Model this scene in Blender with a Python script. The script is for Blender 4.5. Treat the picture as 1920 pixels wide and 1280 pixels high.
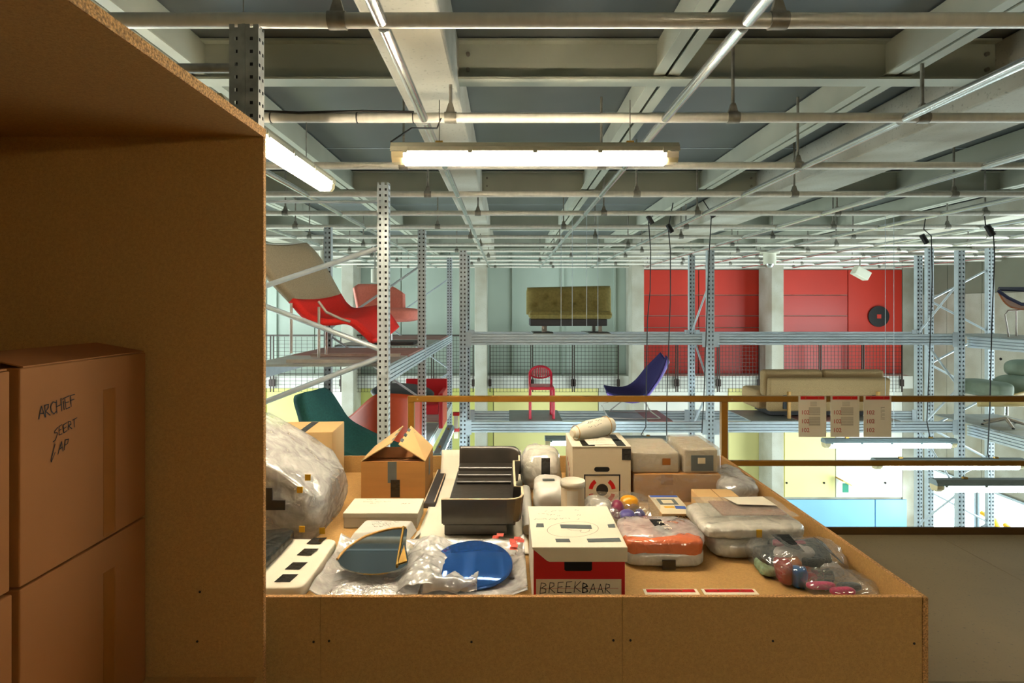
import bpy, bmesh, math, random
from mathutils import Vector, Matrix, noise
for o in list(bpy.data.objects): bpy.data.objects.remove(o)
scene = bpy.context.scene
COL = scene.collection
# ------------------------------------------------------------------ camera
EYE = 1.7; F = 1100.0; VX = 950.0; VY = 575.0
cam_data = bpy.data.cameras.new('camera'); cam = bpy.data.objects.new('camera', cam_data); COL.objects.link(cam)
cam.location = (0, 0, EYE); cam.rotation_euler = (math.pi/2, 0, 0)
cam_data.sensor_width = 36; cam_data.lens = F/1920*36
cam_data.shift_x = 10/1920; cam_data.shift_y = -65/1920
cam_data.clip_start = 0.05; cam_data.clip_end = 200
scene.camera = cam
# ------------------------------------------------------------------ world, light strengths, exposure
world = bpy.data.worlds.new('sky'); scene.world = world; world.use_nodes = True
wb = world.node_tree.nodes['Background']; wb.inputs[0].default_value = (0.80, 0.90, 1.0, 1); wb.inputs[1].default_value = 0.25
LAMP_WARM = ((1.0, 0.84, 0.60), 82.0)
LAMP_COOL = ((0.78, 0.97, 1.0), 26.0)
DAYLIGHT = ((0.88, 1.0, 0.99), 8.2)
scene.view_settings.view_transform = 'Standard'; scene.view_settings.look = 'None'
scene.view_settings.exposure = 0.0; scene.view_settings.gamma = 1.0; scene.view_settings.use_curve_mapping = False
scene.cycles.use_denoising = True; scene.cycles.use_light_tree = False
scene.cycles.max_bounces = 6; scene.cycles.diffuse_bounces = 4; scene.cycles.glossy_bounces = 3; scene.cycles.transparent_max_bounces = 8
scene.cycles.use_adaptive_sampling = True; scene.cycles.adaptive_threshold = .025; scene.cycles.adaptive_min_samples = 20
scene.cycles.sample_clamp_indirect = 4.0
scene.cycles.caustics_reflective = False; scene.cycles.caustics_refractive = False

def X_(px, Y): return (px-VX)/F*Y
def Z_(py, Y): return EYE-(py-VY)/F*Y
def P(px, py, Y): return Vector((X_(px, Y), Y, Z_(py, Y)))

# ------------------------------------------------------------------ materials
def lin(c):
    return tuple(((x/255)/12.92 if x/255 <= .04045 else ((x/255+.055)/1.055)**2.4) for x in c)
def mat(name, rgb, rough=.6, metal=0, spec=.5, nscale=0, namp=.0, bump=0, bscale=60, rgb2=None, speckle=None, stretch=None, emit=None, alpha=None, coat=0):
    """principled material, colour varied by object-space noise, fine bump"""
    m = bpy.data.materials.new(name); m.use_nodes = True
    nt = m.node_tree; N = nt.nodes; L = nt.links
    b = N['Principled BSDF']; c = lin(rgb)+(1,)
    b.inputs['Base Color'].default_value = c; b.inputs['Roughness'].default_value = rough
    b.inputs['Metallic'].default_value = metal; b.inputs['Specular IOR Level'].default_value = spec
    b.inputs['Coat Weight'].default_value = coat
    tc = N.new('ShaderNodeNewGeometry')
    vec = tc.outputs['Position']
    if stretch:
        mp = N.new('ShaderNodeMapping'); mp.inputs['Scale'].default_value = stretch
        L.new(vec, mp.inputs['Vector']); vec = mp.outputs[0]
    col = None
    if nscale:
        n = N.new('ShaderNodeTexNoise'); n.inputs['Scale'].default_value = nscale; n.inputs['Detail'].default_value = 2
        L.new(vec, n.inputs['Vector'])
        r = N.new('ShaderNodeValToRGB'); e = r.color_ramp.elements
        e[0].position = .32; e[1].position = .68
        c2 = lin(rgb2)+(1,) if rgb2 else tuple(x*(1-namp) for x in c[:3])+(1,)
        c1 = c if rgb2 else tuple(min(1, x*(1+namp*.6)) for x in c[:3])+(1,)
        e[0].color = c2; e[1].color = c1
        L.new(n.outputs['Fac'], r.inputs[0]); col = r.outputs[0]
    if speckle:
        sscale, scol, slo, shi = speckle
        n = N.new('ShaderNodeTexNoise'); n.inputs['Scale'].default_value = sscale; n.inputs['Detail'].default_value = 2
        L.new(vec, n.inputs['Vector'])
        r = N.new('ShaderNodeMapRange'); r.inputs[1].default_value = slo; r.inputs[2].default_value = shi
        L.new(n.outputs['Fac'], r.inputs[0])
        mx = N.new('ShaderNodeMix'); mx.data_type = 'RGBA'
        L.new(r.outputs[0], mx.inputs[0])
        if col: L.new(col, mx.inputs[6])
        else: mx.inputs[6].default_value = c
        mx.inputs[7].default_value = lin(scol)+(1,); col = mx.outputs[2]
    if col: L.new(col, b.inputs['Base Color'])
    if bump:
        n = N.new('ShaderNodeTexNoise'); n.inputs['Scale'].default_value = bscale; n.inputs['Detail'].default_value = 1
        L.new(vec, n.inputs['Vector'])
        bp = N.new('ShaderNodeBump'); bp.inputs['Strength'].default_value = bump; bp.inputs['Distance'].default_value = .01
        L.new(n.outputs['Fac'], bp.inputs['Height']); L.new(bp.outputs[0], b.inputs['Normal'])
    if emit:
        b.inputs['Emission Color'].default_value = tuple(emit[0])+(1,); b.inputs['Emission Strength'].default_value = emit[1]
    return m
def film(name, rgb, opacity, rough=.25, cell=0, var=.25, bump=.6, crease=.5, gloss=.06):
    """clear or bubbled plastic film: transparent mixed with a glossy pale sheet, creases more opaque"""
    m = mat(name, rgb, rough=rough, spec=.8)
    nt = m.node_tree; N = nt.nodes; L = nt.links
    b = N['Principled BSDF']; out = N['Material Output']
    b.inputs['Coat Weight'].default_value = .6; b.inputs['Coat Roughness'].default_value = .08
    g = N.new('ShaderNodeNewGeometry')
    n = N.new('ShaderNodeTexNoise'); n.inputs['Scale'].default_value = 9; n.inputs['Detail'].default_value = 2; n.inputs['Distortion'].default_value = 1.0
    L.new(g.outputs['Position'], n.inputs['Vector'])
    mr = N.new('ShaderNodeMapRange'); mr.inputs[1].default_value = .3; mr.inputs[2].default_value = .7
    mr.inputs[3].default_value = max(0, opacity-var); mr.inputs[4].default_value = min(1, opacity+var)
    L.new(n.outputs['Fac'], mr.inputs[0])
    # straight-edged crumple creases
    dn = N.new('ShaderNodeVectorMath'); dn.operation = 'MULTIPLY_ADD'; dn.inputs[1].default_value = (.07,.07,.07)
    L.new(n.outputs['Color'], dn.inputs[0]); L.new(g.outputs['Position'], dn.inputs[2])
    ab = N.new('ShaderNodeTexVoronoi'); ab.feature = 'DISTANCE_TO_EDGE'; ab.inputs['Scale'].default_value = 13
    L.new(dn.outputs[0], ab.inputs['Vector'])
    cr_ = N.new('ShaderNodeMapRange'); cr_.inputs[1].default_value = .0; cr_.inputs[2].default_value = .1; cr_.inputs[3].default_value = crease; cr_.inputs[4].default_value = 0
    L.new(ab.outputs[0], cr_.inputs[0])
    ad = N.new('ShaderNodeMath'); ad.operation = 'ADD'; ad.use_clamp = True; L.new(mr.outputs[0], ad.inputs[0]); L.new(cr_.outputs[0], ad.inputs[1])
    t = N.new('ShaderNodeBsdfTransparent'); mx = N.new('ShaderNodeMixShader')
    L.new(ad.outputs[0], mx.inputs[0]); L.new(t.outputs[0], mx.inputs[1]); L.new(b.outputs[0], mx.inputs[2])
    gl = N.new('ShaderNodeBsdfGlossy'); gl.inputs['Roughness'].default_value = .06; gl.inputs['Color'].default_value = (1,1,1,1)
    m2 = N.new('ShaderNodeMixShader'); m2.inputs[0].default_value = gloss; L.new(mx.outputs[0], m2.inputs[1]); L.new(gl.outputs[0], m2.inputs[2]); L.new(m2.outputs[0], out.inputs['Surface'])
    bp = N.new('ShaderNodeBump'); bp.inputs['Strength'].default_value = bump; bp.inputs['Distance'].default_value = .012
    L.new(ab.outputs[0], bp.inputs['Height'])
    last = bp
    if cell:
        v = N.new('ShaderNodeTexVoronoi'); v.inputs['Scale'].default_value = cell; v.inputs['Randomness'].default_value = .9
        L.new(g.outputs['Position'], v.inputs['Vector'])
        iv = N.new('ShaderNodeMath'); iv.operation = 'SUBTRACT'; iv.inputs[0].default_value = 1
        L.new(v.outputs['Distance'], iv.inputs[1])
        b2 = N.new('ShaderNodeBump'); b2.inputs['Strength'].default_value = .3; b2.inputs['Distance'].default_value = .004
        L.new(iv.outputs[0], b2.inputs['Height']); L.new(bp.outputs[0], b2.inputs['Normal']); last = b2
    L.new(last.outputs[0], b.inputs['Normal']); L.new(last.outputs[0], b.inputs['Coat Normal']); L.new(last.outputs[0], gl.inputs['Normal'])
    return m
M = {}
def defmats():
    M['chip'] = mat('particleboard', (192,150,88), .75, nscale=90, namp=.10, speckle=(260, (172,130,74), .54, .7), bump=.05, bscale=200)
    M['chip_edge'] = mat('particleboard_edge', (200,150,92), .9, nscale=160, namp=.55, bump=.5, bscale=140)
    M['card'] = mat('cardboard', (196,138,72), .8, nscale=2.5, namp=.08, stretch=(1,1,8), bump=.03, bscale=90)
    M['card_light'] = mat('kraft_light', (222,182,124), .8, nscale=2.5, namp=.06)
    M['card_dark'] = mat('archive_cardboard', (164,106,52), .8, nscale=2, namp=.08)
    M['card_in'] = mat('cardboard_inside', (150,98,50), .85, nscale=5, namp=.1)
    M['kraft_white'] = mat('kraft_white', (232,212,176), .75, nscale=4, namp=.04)
    M['white_card'] = mat('white_card', (238,228,206), .7, nscale=4, namp=.03)
    M['paper'] = mat('paper', (236,228,208), .8, nscale=5, namp=.04)
    M['cream'] = mat('cream_card', (234,218,184), .7, nscale=4, namp=.03)
    M['mailer'] = mat('plastic_mailer', (226,222,212), .3, nscale=6, namp=.05, bump=.3, bscale=20)
    M['red_card'] = mat('red_card', (196,24,18), .55, nscale=4, namp=.06)
    M['red_tape'] = mat('red_strip', (206,24,20), .4, nscale=4, namp=.04)
    M['ink'] = mat('ink', (28,24,20), .7, nscale=20, namp=.1)
    M['ink_red'] = mat('ink_red', (196,40,26), .7, nscale=20, namp=.1)
    M['ink_grey'] = mat('ink_grey', (120,100,78), .8, nscale=20, namp=.1)
    M['text_grey'] = mat('text_grey', (172,158,134), .8, nscale=20, namp=.1)
    M['tape_black'] = mat('black_tape', (30,28,26), .25, nscale=20, namp=.2, bump=.3, bscale=50)
    M['tape_grey'] = mat('grey_tape', (92,100,100), .4, nscale=12, namp=.1)
    M['tape_brown'] = mat('brown_tape', (158,98,40), .3, nscale=10, namp=.06)
    M['tape_yellow'] = mat('yellow_sticker', (226,176,40), .5, nscale=10, namp=.06)
    M['black_shell'] = mat('black_moulded_plastic', (60,55,50), .28, spec=.9, nscale=7, namp=.35, bump=.12, bscale=30)
    M['ply_edge'] = mat('pale_edge', (226,206,170), .7, nscale=30, namp=.1)
    M['bubble'] = film('bubble_wrap', (246,244,240), .48, .3, cell=75, var=.2, bump=.9, crease=.05, gloss=.14)
    M['bubble_dense'] = film('bubble_wrap_dense', (248,242,226), .82, .3, cell=75, var=.12, bump=.9, crease=.05, gloss=.12)
    M['bubble_orange'] = film('orange_bubble_wrap', (250,128,74), .93, .25, cell=75, var=.06, bump=.8, crease=.05, gloss=.08)
    M['clear'] = film('clear_plastic', (240,236,226), .09, .06, var=.05, bump=1, crease=.07, gloss=.16)
    M['wrap_clear'] = film('clear_wrap', (242,232,212), .34, .2, var=.03, bump=.35, crease=.0, gloss=.12)
    M['galv'] = mat('galvanised_steel', (204,216,224), .32, metal=.25, nscale=9, namp=.08)
    M['galv_dark'] = mat('galvanised_dark', (176,178,172), .4, metal=.3, nscale=14, namp=.3)
    M['pipe'] = mat('galvanised_pipe', (224,220,208), .28, metal=.1, nscale=6, namp=.08, stretch=(4,4,1))
    M['pipe_bright'] = mat('bright_zinc_pipe', (214,216,214), .22, metal=.85, nscale=6, namp=.08)
    M['clamp'] = mat('clamp_steel', (146,142,132), .4, metal=.5, nscale=20, namp=.3)
    M['steel_paint'] = mat('painted_steel_beam', (176,180,164), .6, nscale=2, namp=.1)
    M['deck'] = mat('metal_deck', (112,118,120), .4, metal=.3, nscale=1.2, namp=.12)
    M['concrete'] = mat('concrete', (188,188,176), .85, nscale=1.6, rgb2=(164,158,140), speckle=(40, (150,148,136), .6, .75), bump=.12, bscale=30)
    M['concrete_floor'] = mat('concrete_floor', (152,132,96), .6, nscale=1.4, namp=.1, speckle=(60, (120,108,84), .62, .75))
    M['hall_floor'] = mat('hall_floor', (205,208,204), .45, nscale=.8, namp=.06)
    M['wall_grey'] = mat('wall_panel_grey', (178,192,180), .5, nscale=1, namp=.05)
    M['wall_grey_dark'] = mat('wall_panel_dark', (126,130,114), .6, nscale=1.2, namp=.08)
    M['wall_white'] = mat('wall_white', (232,232,224), .7, nscale=1, namp=.04)
    M['wall_yellow'] = mat('wall_yellow', (240,231,158), .6, nscale=.8, namp=.06)
    M['wall_green'] = mat('wall_yellow_green', (204,204,120), .6, nscale=.8, namp=.06)
    M['wall_red'] = mat('wall_red', (204,46,24), .5, nscale=1, namp=.06)
    M['wall_red_gloss'] = mat('wall_red_gloss', (188,40,24), .38, nscale=1, namp=.06)
    M['wall_blue'] = mat('wall_blue', (130,186,224), .5, nscale=1, namp=.04)
    M['rail'] = mat('rail_ochre', (142,98,26), .45, metal=.15, nscale=12, namp=.08)
    M['rail_dark'] = mat('edge_brown', (84,58,22), .55, nscale=10, namp=.1)
    M['mesh_wire'] = mat('mesh_wire', (58,46,40), .5, metal=.3, nscale=10, namp=.1)
    M['black'] = mat('black_rubber', (18,18,20), .5, nscale=20, namp=.2)
    M['lamp_body'] = mat('lamp_housing', (168,166,146), .5, nscale=6, namp=.06)
    M['lamp_body_cool'] = mat('lamp_housing_grey', (128,146,150), .5, nscale=6, namp=.06)
    M['tube_warm'] = mat('lit_diffuser_warm', (255,240,210), .4, emit=LAMP_WARM)
    M['tube_cool'] = mat('lit_diffuser_cool', (245,250,255), .4, emit=LAMP_COOL)
    M['endcap'] = mat('lamp_endcap', (214,200,160), .25, nscale=6, namp=.05)
    M['day'] = mat('daylit_glazing', (240,250,255), .2, emit=DAYLIGHT)
    M['fab_grey'] = mat('grey_beige_fabric', (164,148,120), .9, nscale=120, namp=.18, bump=.2, bscale=300)
    M['fab_red'] = mat('red_fabric', (222,34,24), .8, nscale=90, namp=.1, bump=.2, bscale=300)
    M['fab_pink'] = mat('pink_fabric', (255,152,136), .85, nscale=40, namp=.08, bump=.2, bscale=300)
    M['fab_green'] = mat('dark_green_fabric', (20,80,74), .85, nscale=60, namp=.2, bump=.2, bscale=300)
    M['fab_orange'] = mat('orange_shell', (190,66,12), .5, nscale=8, namp=.08)
    M['fab_olive'] = mat('olive_velvet', (156,142,84), .9, nscale=30, namp=.16, bump=.25, bscale=240)
    M['fab_beige'] = mat('beige_tweed', (176,146,102), .9, nscale=160, namp=.25, bump=.25, bscale=300)
    M['fab_sage'] = mat('sage_leather', (136,150,130), .55, nscale=8, namp=.1, bump=.1, bscale=40)
    M['fab_navy'] = mat('navy_fabric', (34,36,66), .8, nscale=60, namp=.15)
    M['purple_in'] = mat('purple_fabric', (46,40,98), .8, nscale=60, namp=.12)
    M['purple_out'] = mat('lilac_shell', (140,120,220), .45, nscale=8, namp=.05)
    M['red_wire'] = mat('red_lacquer', (214,32,62), .3, nscale=8, namp=.05)
    M['red_chair'] = mat('red_plastic', (204,20,30), .4, nscale=8, namp=.05)
    M['cream_shell'] = mat('cream_shell', (222,194,128), .4, nscale=6, namp=.05)
    M['wood'] = mat('moulded_wood', (170,98,52), .45, nscale=10, namp=.25, stretch=(1,8,8))
    M['wood_light'] = mat('light_wood', (216,166,92), .5, nscale=10, namp=.2, stretch=(8,8,1))
    M['chrome'] = mat('chrome', (190,192,190), .15, metal=1, nscale=8, namp=.1)
    M['leg_grey'] = mat('leg_grey', (186,178,170), .4, metal=.3, nscale=12, namp=.1)
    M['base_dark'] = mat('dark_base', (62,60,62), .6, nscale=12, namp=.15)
    M['sheet_grey'] = mat('grey_steel_sheet', (158,166,164), .4, metal=.25, nscale=5, namp=.15)
    M['sheet_pink'] = mat('rust_pink_board', (176,128,120), .6, nscale=5, namp=.12)
    M['mirror'] = mat('mirror_glass', (222,228,226), .03, metal=1, nscale=1, namp=.02)
    M['blue_glass'] = mat('blue_mirror', (50,104,190), .06, metal=.55, spec=.8, nscale=1, namp=.05)
    M['brass'] = mat('brass', (190,150,80), .35, metal=.9, nscale=20, namp=.2)
    M['col_yellow'] = mat('yellow_ball', (232,160,20), .3, nscale=8, namp=.08)
    M['col_purple'] = mat('plum_ball', (140,50,80), .3, nscale=8, namp=.08)
    M['col_violet'] = mat('violet_toy', (92,84,150), .3, nscale=8, namp=.08)
    M['col_rose'] = mat('rose_ball', (222,60,72), .3, nscale=8, namp=.08)
    M['col_blue'] = mat('blue_toy', (40,110,180), .3, nscale=8, namp=.08)
    M['col_pink'] = mat('pink_toy', (220,40,110), .3, nscale=8, namp=.08)
    M['col_red'] = mat('red_toy', (160,40,40), .3, nscale=8, namp=.08)
    M['col_dark'] = mat('dark_toy', (50,56,58), .3, nscale=8, namp=.08)
    M['bagdark'] = mat('black_plastic_bag', (44,46,44), .22, nscale=12, namp=.3, bump=.7, bscale=16)
    M['grey_obj'] = mat('packed_grey', (176,170,166), .6, nscale=5, namp=.1)
    M['cam_white'] = mat('device_white', (206,206,188), .5, nscale=5, namp=.05)
    M['sign_green'] = mat('exit_green', (0,140,110), .5, nscale=5, namp=.05)
    M['sign_yellow'] = mat('sign_yellow', (250,190,40), .5, nscale=5, namp=.05)
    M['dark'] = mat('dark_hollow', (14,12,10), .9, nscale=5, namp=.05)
    M['green_print'] = mat('green_print', (150,180,140), .7, nscale=60, namp=.3)
    M['red_print'] = mat('red_print_film', (226,80,60), .5, nscale=60, namp=.3)
    M['blue_print'] = mat('blue_print', (72,104,190), .5, nscale=6, namp=.05)
    M['brown_goods'] = mat('brown_goods', (158,96,66), .6, nscale=30, namp=.3, stretch=(1,10,1))
defmats()

# ------------------------------------------------------------------ geometry helpers
WL = {}
class G:
    def __init__(s): s.v=[]; s.f=[]; s.m=[]; s.mi=0; s.sm=[]; s.smooth=False
    def add(s, vs, fs):
        b=len(s.v); s.v += [Vector(p) for p in vs]
        for f in fs: s.f.append([b+i for i in f]); s.m.append(s.mi); s.sm.append(s.smooth)
        return s
    def box(s, x0,x1,y0,y1,z0,z1):
        vs=[(x0,y0,z0),(x1,y0,z0),(x1,y1,z0),(x0,y1,z0),(x0,y0,z1),(x1,y0,z1),(x1,y1,z1),(x0,y1,z1)]
        return s.add(vs,[(0,3,2,1),(4,5,6,7),(0,1,5,4),(1,2,6,5),(2,3,7,6),(3,0,4,7)])
    def hexa(s, b, t):  # bottom 4, top 4 (counter-clockwise from above)
        return s.add(list(b)+list(t),[(0,3,2,1),(4,5,6,7),(0,1,5,4),(1,2,6,5),(2,3,7,6),(3,0,4,7)])
    def slab(s, q, t):  # quad extruded by vector t
        t=Vector(t); q=[Vector(p) for p in q]; n=len(q)
        vs=q+[p+t for p in q]
        return s.add(vs,[tuple(range(n))[::-1],tuple(range(n,2*n))]+[(i,(i+1)%n,n+(i+1)%n,n+i) for i in range(n)])
    def quad(s,*q): return s.add(q,[tuple(range(len(q)))])
    def cyl(s,p0,p1,r,n=10,r1=None,cap=True):
        p0=Vector(p0);p1=Vector(p1);d=(p1-p0).normalized()
        a=d.orthogonal().normalized();b=d.cross(a); r1=r if r1 is None else r1
        vs=[p0+(a*math.cos(2*math.pi*i/n)+b*math.sin(2*math.pi*i/n))*r for i in range(n)]+[p1+(a*math.cos(2*math.pi*i/n)+b*math.sin(2*math.pi*i/n))*r1 for i in range(n)]
        fs=[(i,(i+1)%n,n+(i+1)%n,n+i) for i in range(n)]
        sm=s.smooth; s.smooth=True; s.add(vs,fs); s.smooth=sm
        if cap: s.add(vs[:n],[tuple(range(n))[::-1]]); s.add(vs[n:],[tuple(range(n))])
        return s
    def tube(s,pts,r,n=6,cap=True):
        pts=[Vector(p) for p in pts]; rings=[]; a=None
        for i,p in enumerate(pts):
            d=((pts[min(i+1,len(pts)-1)]-pts[max(i-1,0)])).normalized()
            if a is None: a=d.orthogonal().normalized()
            else:
                a=(a-d*a.dot(d)); a=a.normalized() if a.length>1e-6 else d.orthogonal().normalized()
            b=d.cross(a); rr=r[i] if isinstance(r,(list,tuple)) else r
            rings.append([p+(a*math.cos(2*math.pi*k/n)+b*math.sin(2*math.pi*k/n))*rr for k in range(n)])
        vs=[q for R in rings for q in R]; fs=[]
        for i in range(len(pts)-1):
            for k in range(n): fs.append((i*n+k,i*n+(k+1)%n,(i+1)*n+(k+1)%n,(i+1)*n+k))
        sm=s.smooth; s.smooth=True; s.add(vs,fs); s.smooth=sm
        if cap: s.add(rings[0],[tuple(range(n))[::-1]]); s.add(rings[-1],[tuple(range(n))])
        return s
    def lathe(s,c,prof,n=20,axis=None):
        c=Vector(c); vs=[]; fs=[]
        for (r,z) in prof:
            for k in range(n):
                t=2*math.pi*k/n; p=Vector((r*math.cos(t),r*math.sin(t),z))
                if axis is not None: p=axis@p
                vs.append(c+p)
        for i in range(len(prof)-1):
            for k in range(n): fs.append((i*n+k,i*n+(k+1)%n,(i+1)*n+(k+1)%n,(i+1)*n+k))
        sm=s.smooth; s.smooth=True; s.add(vs,fs); s.smooth=sm
        return s
    def grid(s,fn,nu,nv,closeu=False):
        vs=[fn(i/nu,j/nv) for j in range(nv+1) for i in range(nu+(0 if closeu else 1))]
        w=nu if closeu else nu+1; fs=[]
        for j in range(nv):
            for i in range(nu):
                i2=(i+1)%w; fs.append((j*w+i,j*w+i2,(j+1)*w+i2,(j+1)*w+i))
        sm=s.smooth; s.smooth=True; s.add(vs,fs); s.smooth=sm
        return s
    def disc(s,c,u,v,r,n=24,r0=0,a0=0,a1=2*math.pi):
        c=Vector(c);u=Vector(u);v=Vector(v); full=abs(a1-a0-2*math.pi)<1e-6
        k=n if full else n+1
        ang=[a0+(a1-a0)*i/n for i in range(k)]
        o=[c+u*math.cos(t)*r+v*math.sin(t)*r for t in ang]
        if r0<=0: return s.add(o,[tuple(range(k))])
        i_=[c+u*math.cos(t)*r0+v*math.sin(t)*r0 for t in ang]
        m=n if full else n
        return s.add(o+i_,[(j,(j+1)%k,k+(j+1)%k,k+j) for j in range(m)])
    def rot(s,ang,c,axis='Z',start=0):
        R=Matrix.Rotation(ang,3,axis); c=Vector(c)
        for i in range(start,len(s.v)): s.v[i]=c+R@(s.v[i]-c)
        return s
    def build(s,name,m,parent=None,bevel=0,solid=0,sub=0,seg=2):
        me=bpy.data.meshes.new(name)
        lo=Vector([min(p[i] for p in s.v) for i in range(3)]); hi=Vector([max(p[i] for p in s.v) for i in range(3)])
        c=Vector(((lo.x+hi.x)/2,(lo.y+hi.y)/2,lo.z))
        me.from_pydata([p-c for p in s.v],[],s.f)
        ms=m if isinstance(m,(list,tuple)) else [m]
        for x in ms: me.materials.append(M[x])
        me.polygons.foreach_set('material_index',s.m); me.polygons.foreach_set('use_smooth',s.sm)
        me.update()
        o=bpy.data.objects.new(name,me); COL.objects.link(o); WL[o.name]=c
        if parent is not None: o.parent=parent; o.location=c-WL[parent.name]
        else: o.location=c
        if solid:
            d=o.modifiers.new('thickness','SOLIDIFY'); d.thickness=solid; d.offset=0
        if bevel:
            d=o.modifiers.new('edges','BEVEL'); d.width=bevel; d.segments=seg; d.limit_method='ANGLE'; d.angle_limit=.6
        if sub:
            d=o.modifiers.new('subdiv','SUBSURF'); d.levels=sub; d.render_levels=sub
        return o
def tag(o,label,cat,group=None,kind=None):
    if label: o['label']=label
    if cat: o['category']=cat
    if group: o['group']=group
    if kind: o['kind']=kind
    return o
def thing(name,loc,label,cat,group=None,kind=None):
    o=bpy.data.objects.new(name,None); COL.objects.link(o); o.location=loc; o.empty_display_size=.1
    WL[o.name]=Vector(loc); return tag(o,label,cat,group,kind)
def copy_part(o,parent,loc):
    """linked-mesh copy of a part, placed at world location loc (its base centre)"""
    c=o.copy(); COL.objects.link(c); c.parent=parent; WL[c.name]=Vector(loc)
    c.location=Vector(loc)-WL[parent.name]; return c
def shift(o,parent,d): return copy_part(o,parent,WL[o.name]+Vector(d))
def nz(p,f=1.0,seed=0): return noise.noise(Vector((p[0]*f+seed*7.13,p[1]*f-seed*3.7,p[2]*f+seed*1.9)))
def blob(c,size,e1=.35,e2=.4,amp=.01,freq=8,seed=0,nu=40,nv=22,floor=None,fine=0):
    """lumpy superellipsoid (soft parcel)"""
    g=G(); c=Vector(c); sx,sy,sz=[q/2 for q in size]
    sp=lambda a,e: math.copysign(abs(a)**e,a)
    def fn(u,v):
        th=u*2*math.pi; ph=(v-.5)*math.pi
        d=Vector((sp(math.cos(ph),e1)*sp(math.cos(th),e2),sp(math.cos(ph),e1)*sp(math.sin(th),e2),sp(math.sin(ph),e1)))
        p=Vector((d.x*sx,d.y*sy,d.z*sz)); q=c+p; n=d.normalized()
        q=q+n*(amp*nz(q,freq,seed)+fine*nz(q,freq*4,seed+5))
        if floor is not None and q.z<floor: q.z=floor
        return q
    return g.grid(fn,nu,nv,closeu=True)
def sheet(x0,x1,y0,y1,zf,nu=30,nv=30):
    g=G()
    return g.grid(lambda u,v:(x0+(x1-x0)*u,y0+(y1-y0)*v,zf(x0+(x1-x0)*u,y0+(y1-y0)*v,u,v)),nu,nv)
FONT={'A':[[(0,0),(.3,1),(.6,0)],[(.12,.4),(.5,.4)]],'B':[[(0,0),(.02,1),(.4,.93),(.45,.72),(.05,.53),(.5,.4),(.5,.1),(0,0)]],
'R':[[(0,0),(.02,1),(.42,.9),(.42,.62),(.02,.5),(.55,0)]],'E':[[(.5,1),(.02,.98),(0,0),(.5,.02)],[(0,.52),(.4,.52)]],
'K':[[(0,0),(0,1)],[(.55,1),(.02,.48),(.6,0)]],'C':[[(.55,.85),(.3,1),(.05,.7),(.05,.3),(.3,0),(.55,.12)]],
'H':[[(0,0),(0,1)],[(.5,0),(.5,1)],[(0,.5),(.5,.5)]],'i':[[(.12,0),(.12,.7)],[(.12,.88),(.14,.95)]],'F':[[(0,0),(.02,1),(.5,1)],[(0,.55),(.35,.55)]],
'G':[[(.6,.9),(.2,.75),(.05,.45),(.45,.4),(.5,.2),(.1,-.35),(-.25,-.45)]],'T':[[(.25,0),(.25,1)],[(0,.95),(.7,1.05)]],'L':[[(.35,1.1),(-.05,-.2),(.0,-.35),(.45,.3)]],
'P':[[(0,0),(.02,1),(.45,.85),(.4,.55),(0,.45)]],' ':[]}
def strokes(g,lines,o,ux,uy,size,w,nrm,jit=0,seed=0,step=.78):
    """pen strokes as flat ribbons on a plane at o spanned by ux, uy"""
    o=Vector(o);ux=Vector(ux).normalized();uy=Vector(uy).normalized();nrm=Vector(nrm).normalized(); rnd=random.Random(seed)
    def ribbon(pts):
        for a,b in zip(pts,pts[1:]):
            d=(b-a); 
            if d.length<1e-6: continue
            sd=d.normalized().cross(nrm)*w/2; e=d.normalized()*w*.3
            g.quad(a-sd-e,b-sd+e,b+sd+e,a+sd-e)
    x=0
    for ch in lines:
        for st in FONT.get(ch,[]):
            ribbon([o+ux*((x+p[0]+rnd.uniform(-jit,jit))*size)+uy*((p[1]+rnd.uniform(-jit,jit))*size) for p in st])
        x+= .35 if ch=='i' else step
    return g
def scribble(g,o,ux,uy,length,h,w,nrm,seed=0,words=3):
    """illegible small handwriting"""
    o=Vector(o);ux=Vector(ux).normalized();uy=Vector(uy).normalized();nrm=Vector(nrm).normalized(); rnd=random.Random(seed)
    x=0
    while x<length:
        wl=rnd.uniform(.6,1.3)*length/words; pts=[]; t=0
        while t<wl*.85 and x+t<length:
            pts.append(o+ux*(x+t)+uy*rnd.uniform(0,h)); t+=h*rnd.uniform(.25,.5)
        for a,b in zip(pts,pts[1:]):
            d=b-a; sd=d.normalized().cross(nrm)*w/2
            g.quad(a-sd,b-sd,b+sd,a+sd)
        x+=wl
    return g
def textmesh(g,txt,o,ux,uy,size):
    """printed characters from the built-in font, laid on a plane"""
    cu=bpy.data.curves.new('t','FONT'); cu.body=txt; cu.size=size; cu.resolution_u=3
    ob=bpy.data.objects.new('t',cu); COL.objects.link(ob)
    dg=bpy.context.evaluated_depsgraph_get(); me=bpy.data.meshes.new_from_object(ob.evaluated_get(dg))
    o=Vector(o);ux=Vector(ux);uy=Vector(uy)
    g.add([o+ux*v.co.x+uy*v.co.y for v in me.vertices],[tuple(p.vertices) for p in me.polygons])
    bpy.data.objects.remove(ob); bpy.data.curves.remove(cu); bpy.data.meshes.remove(me)
    return g
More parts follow.
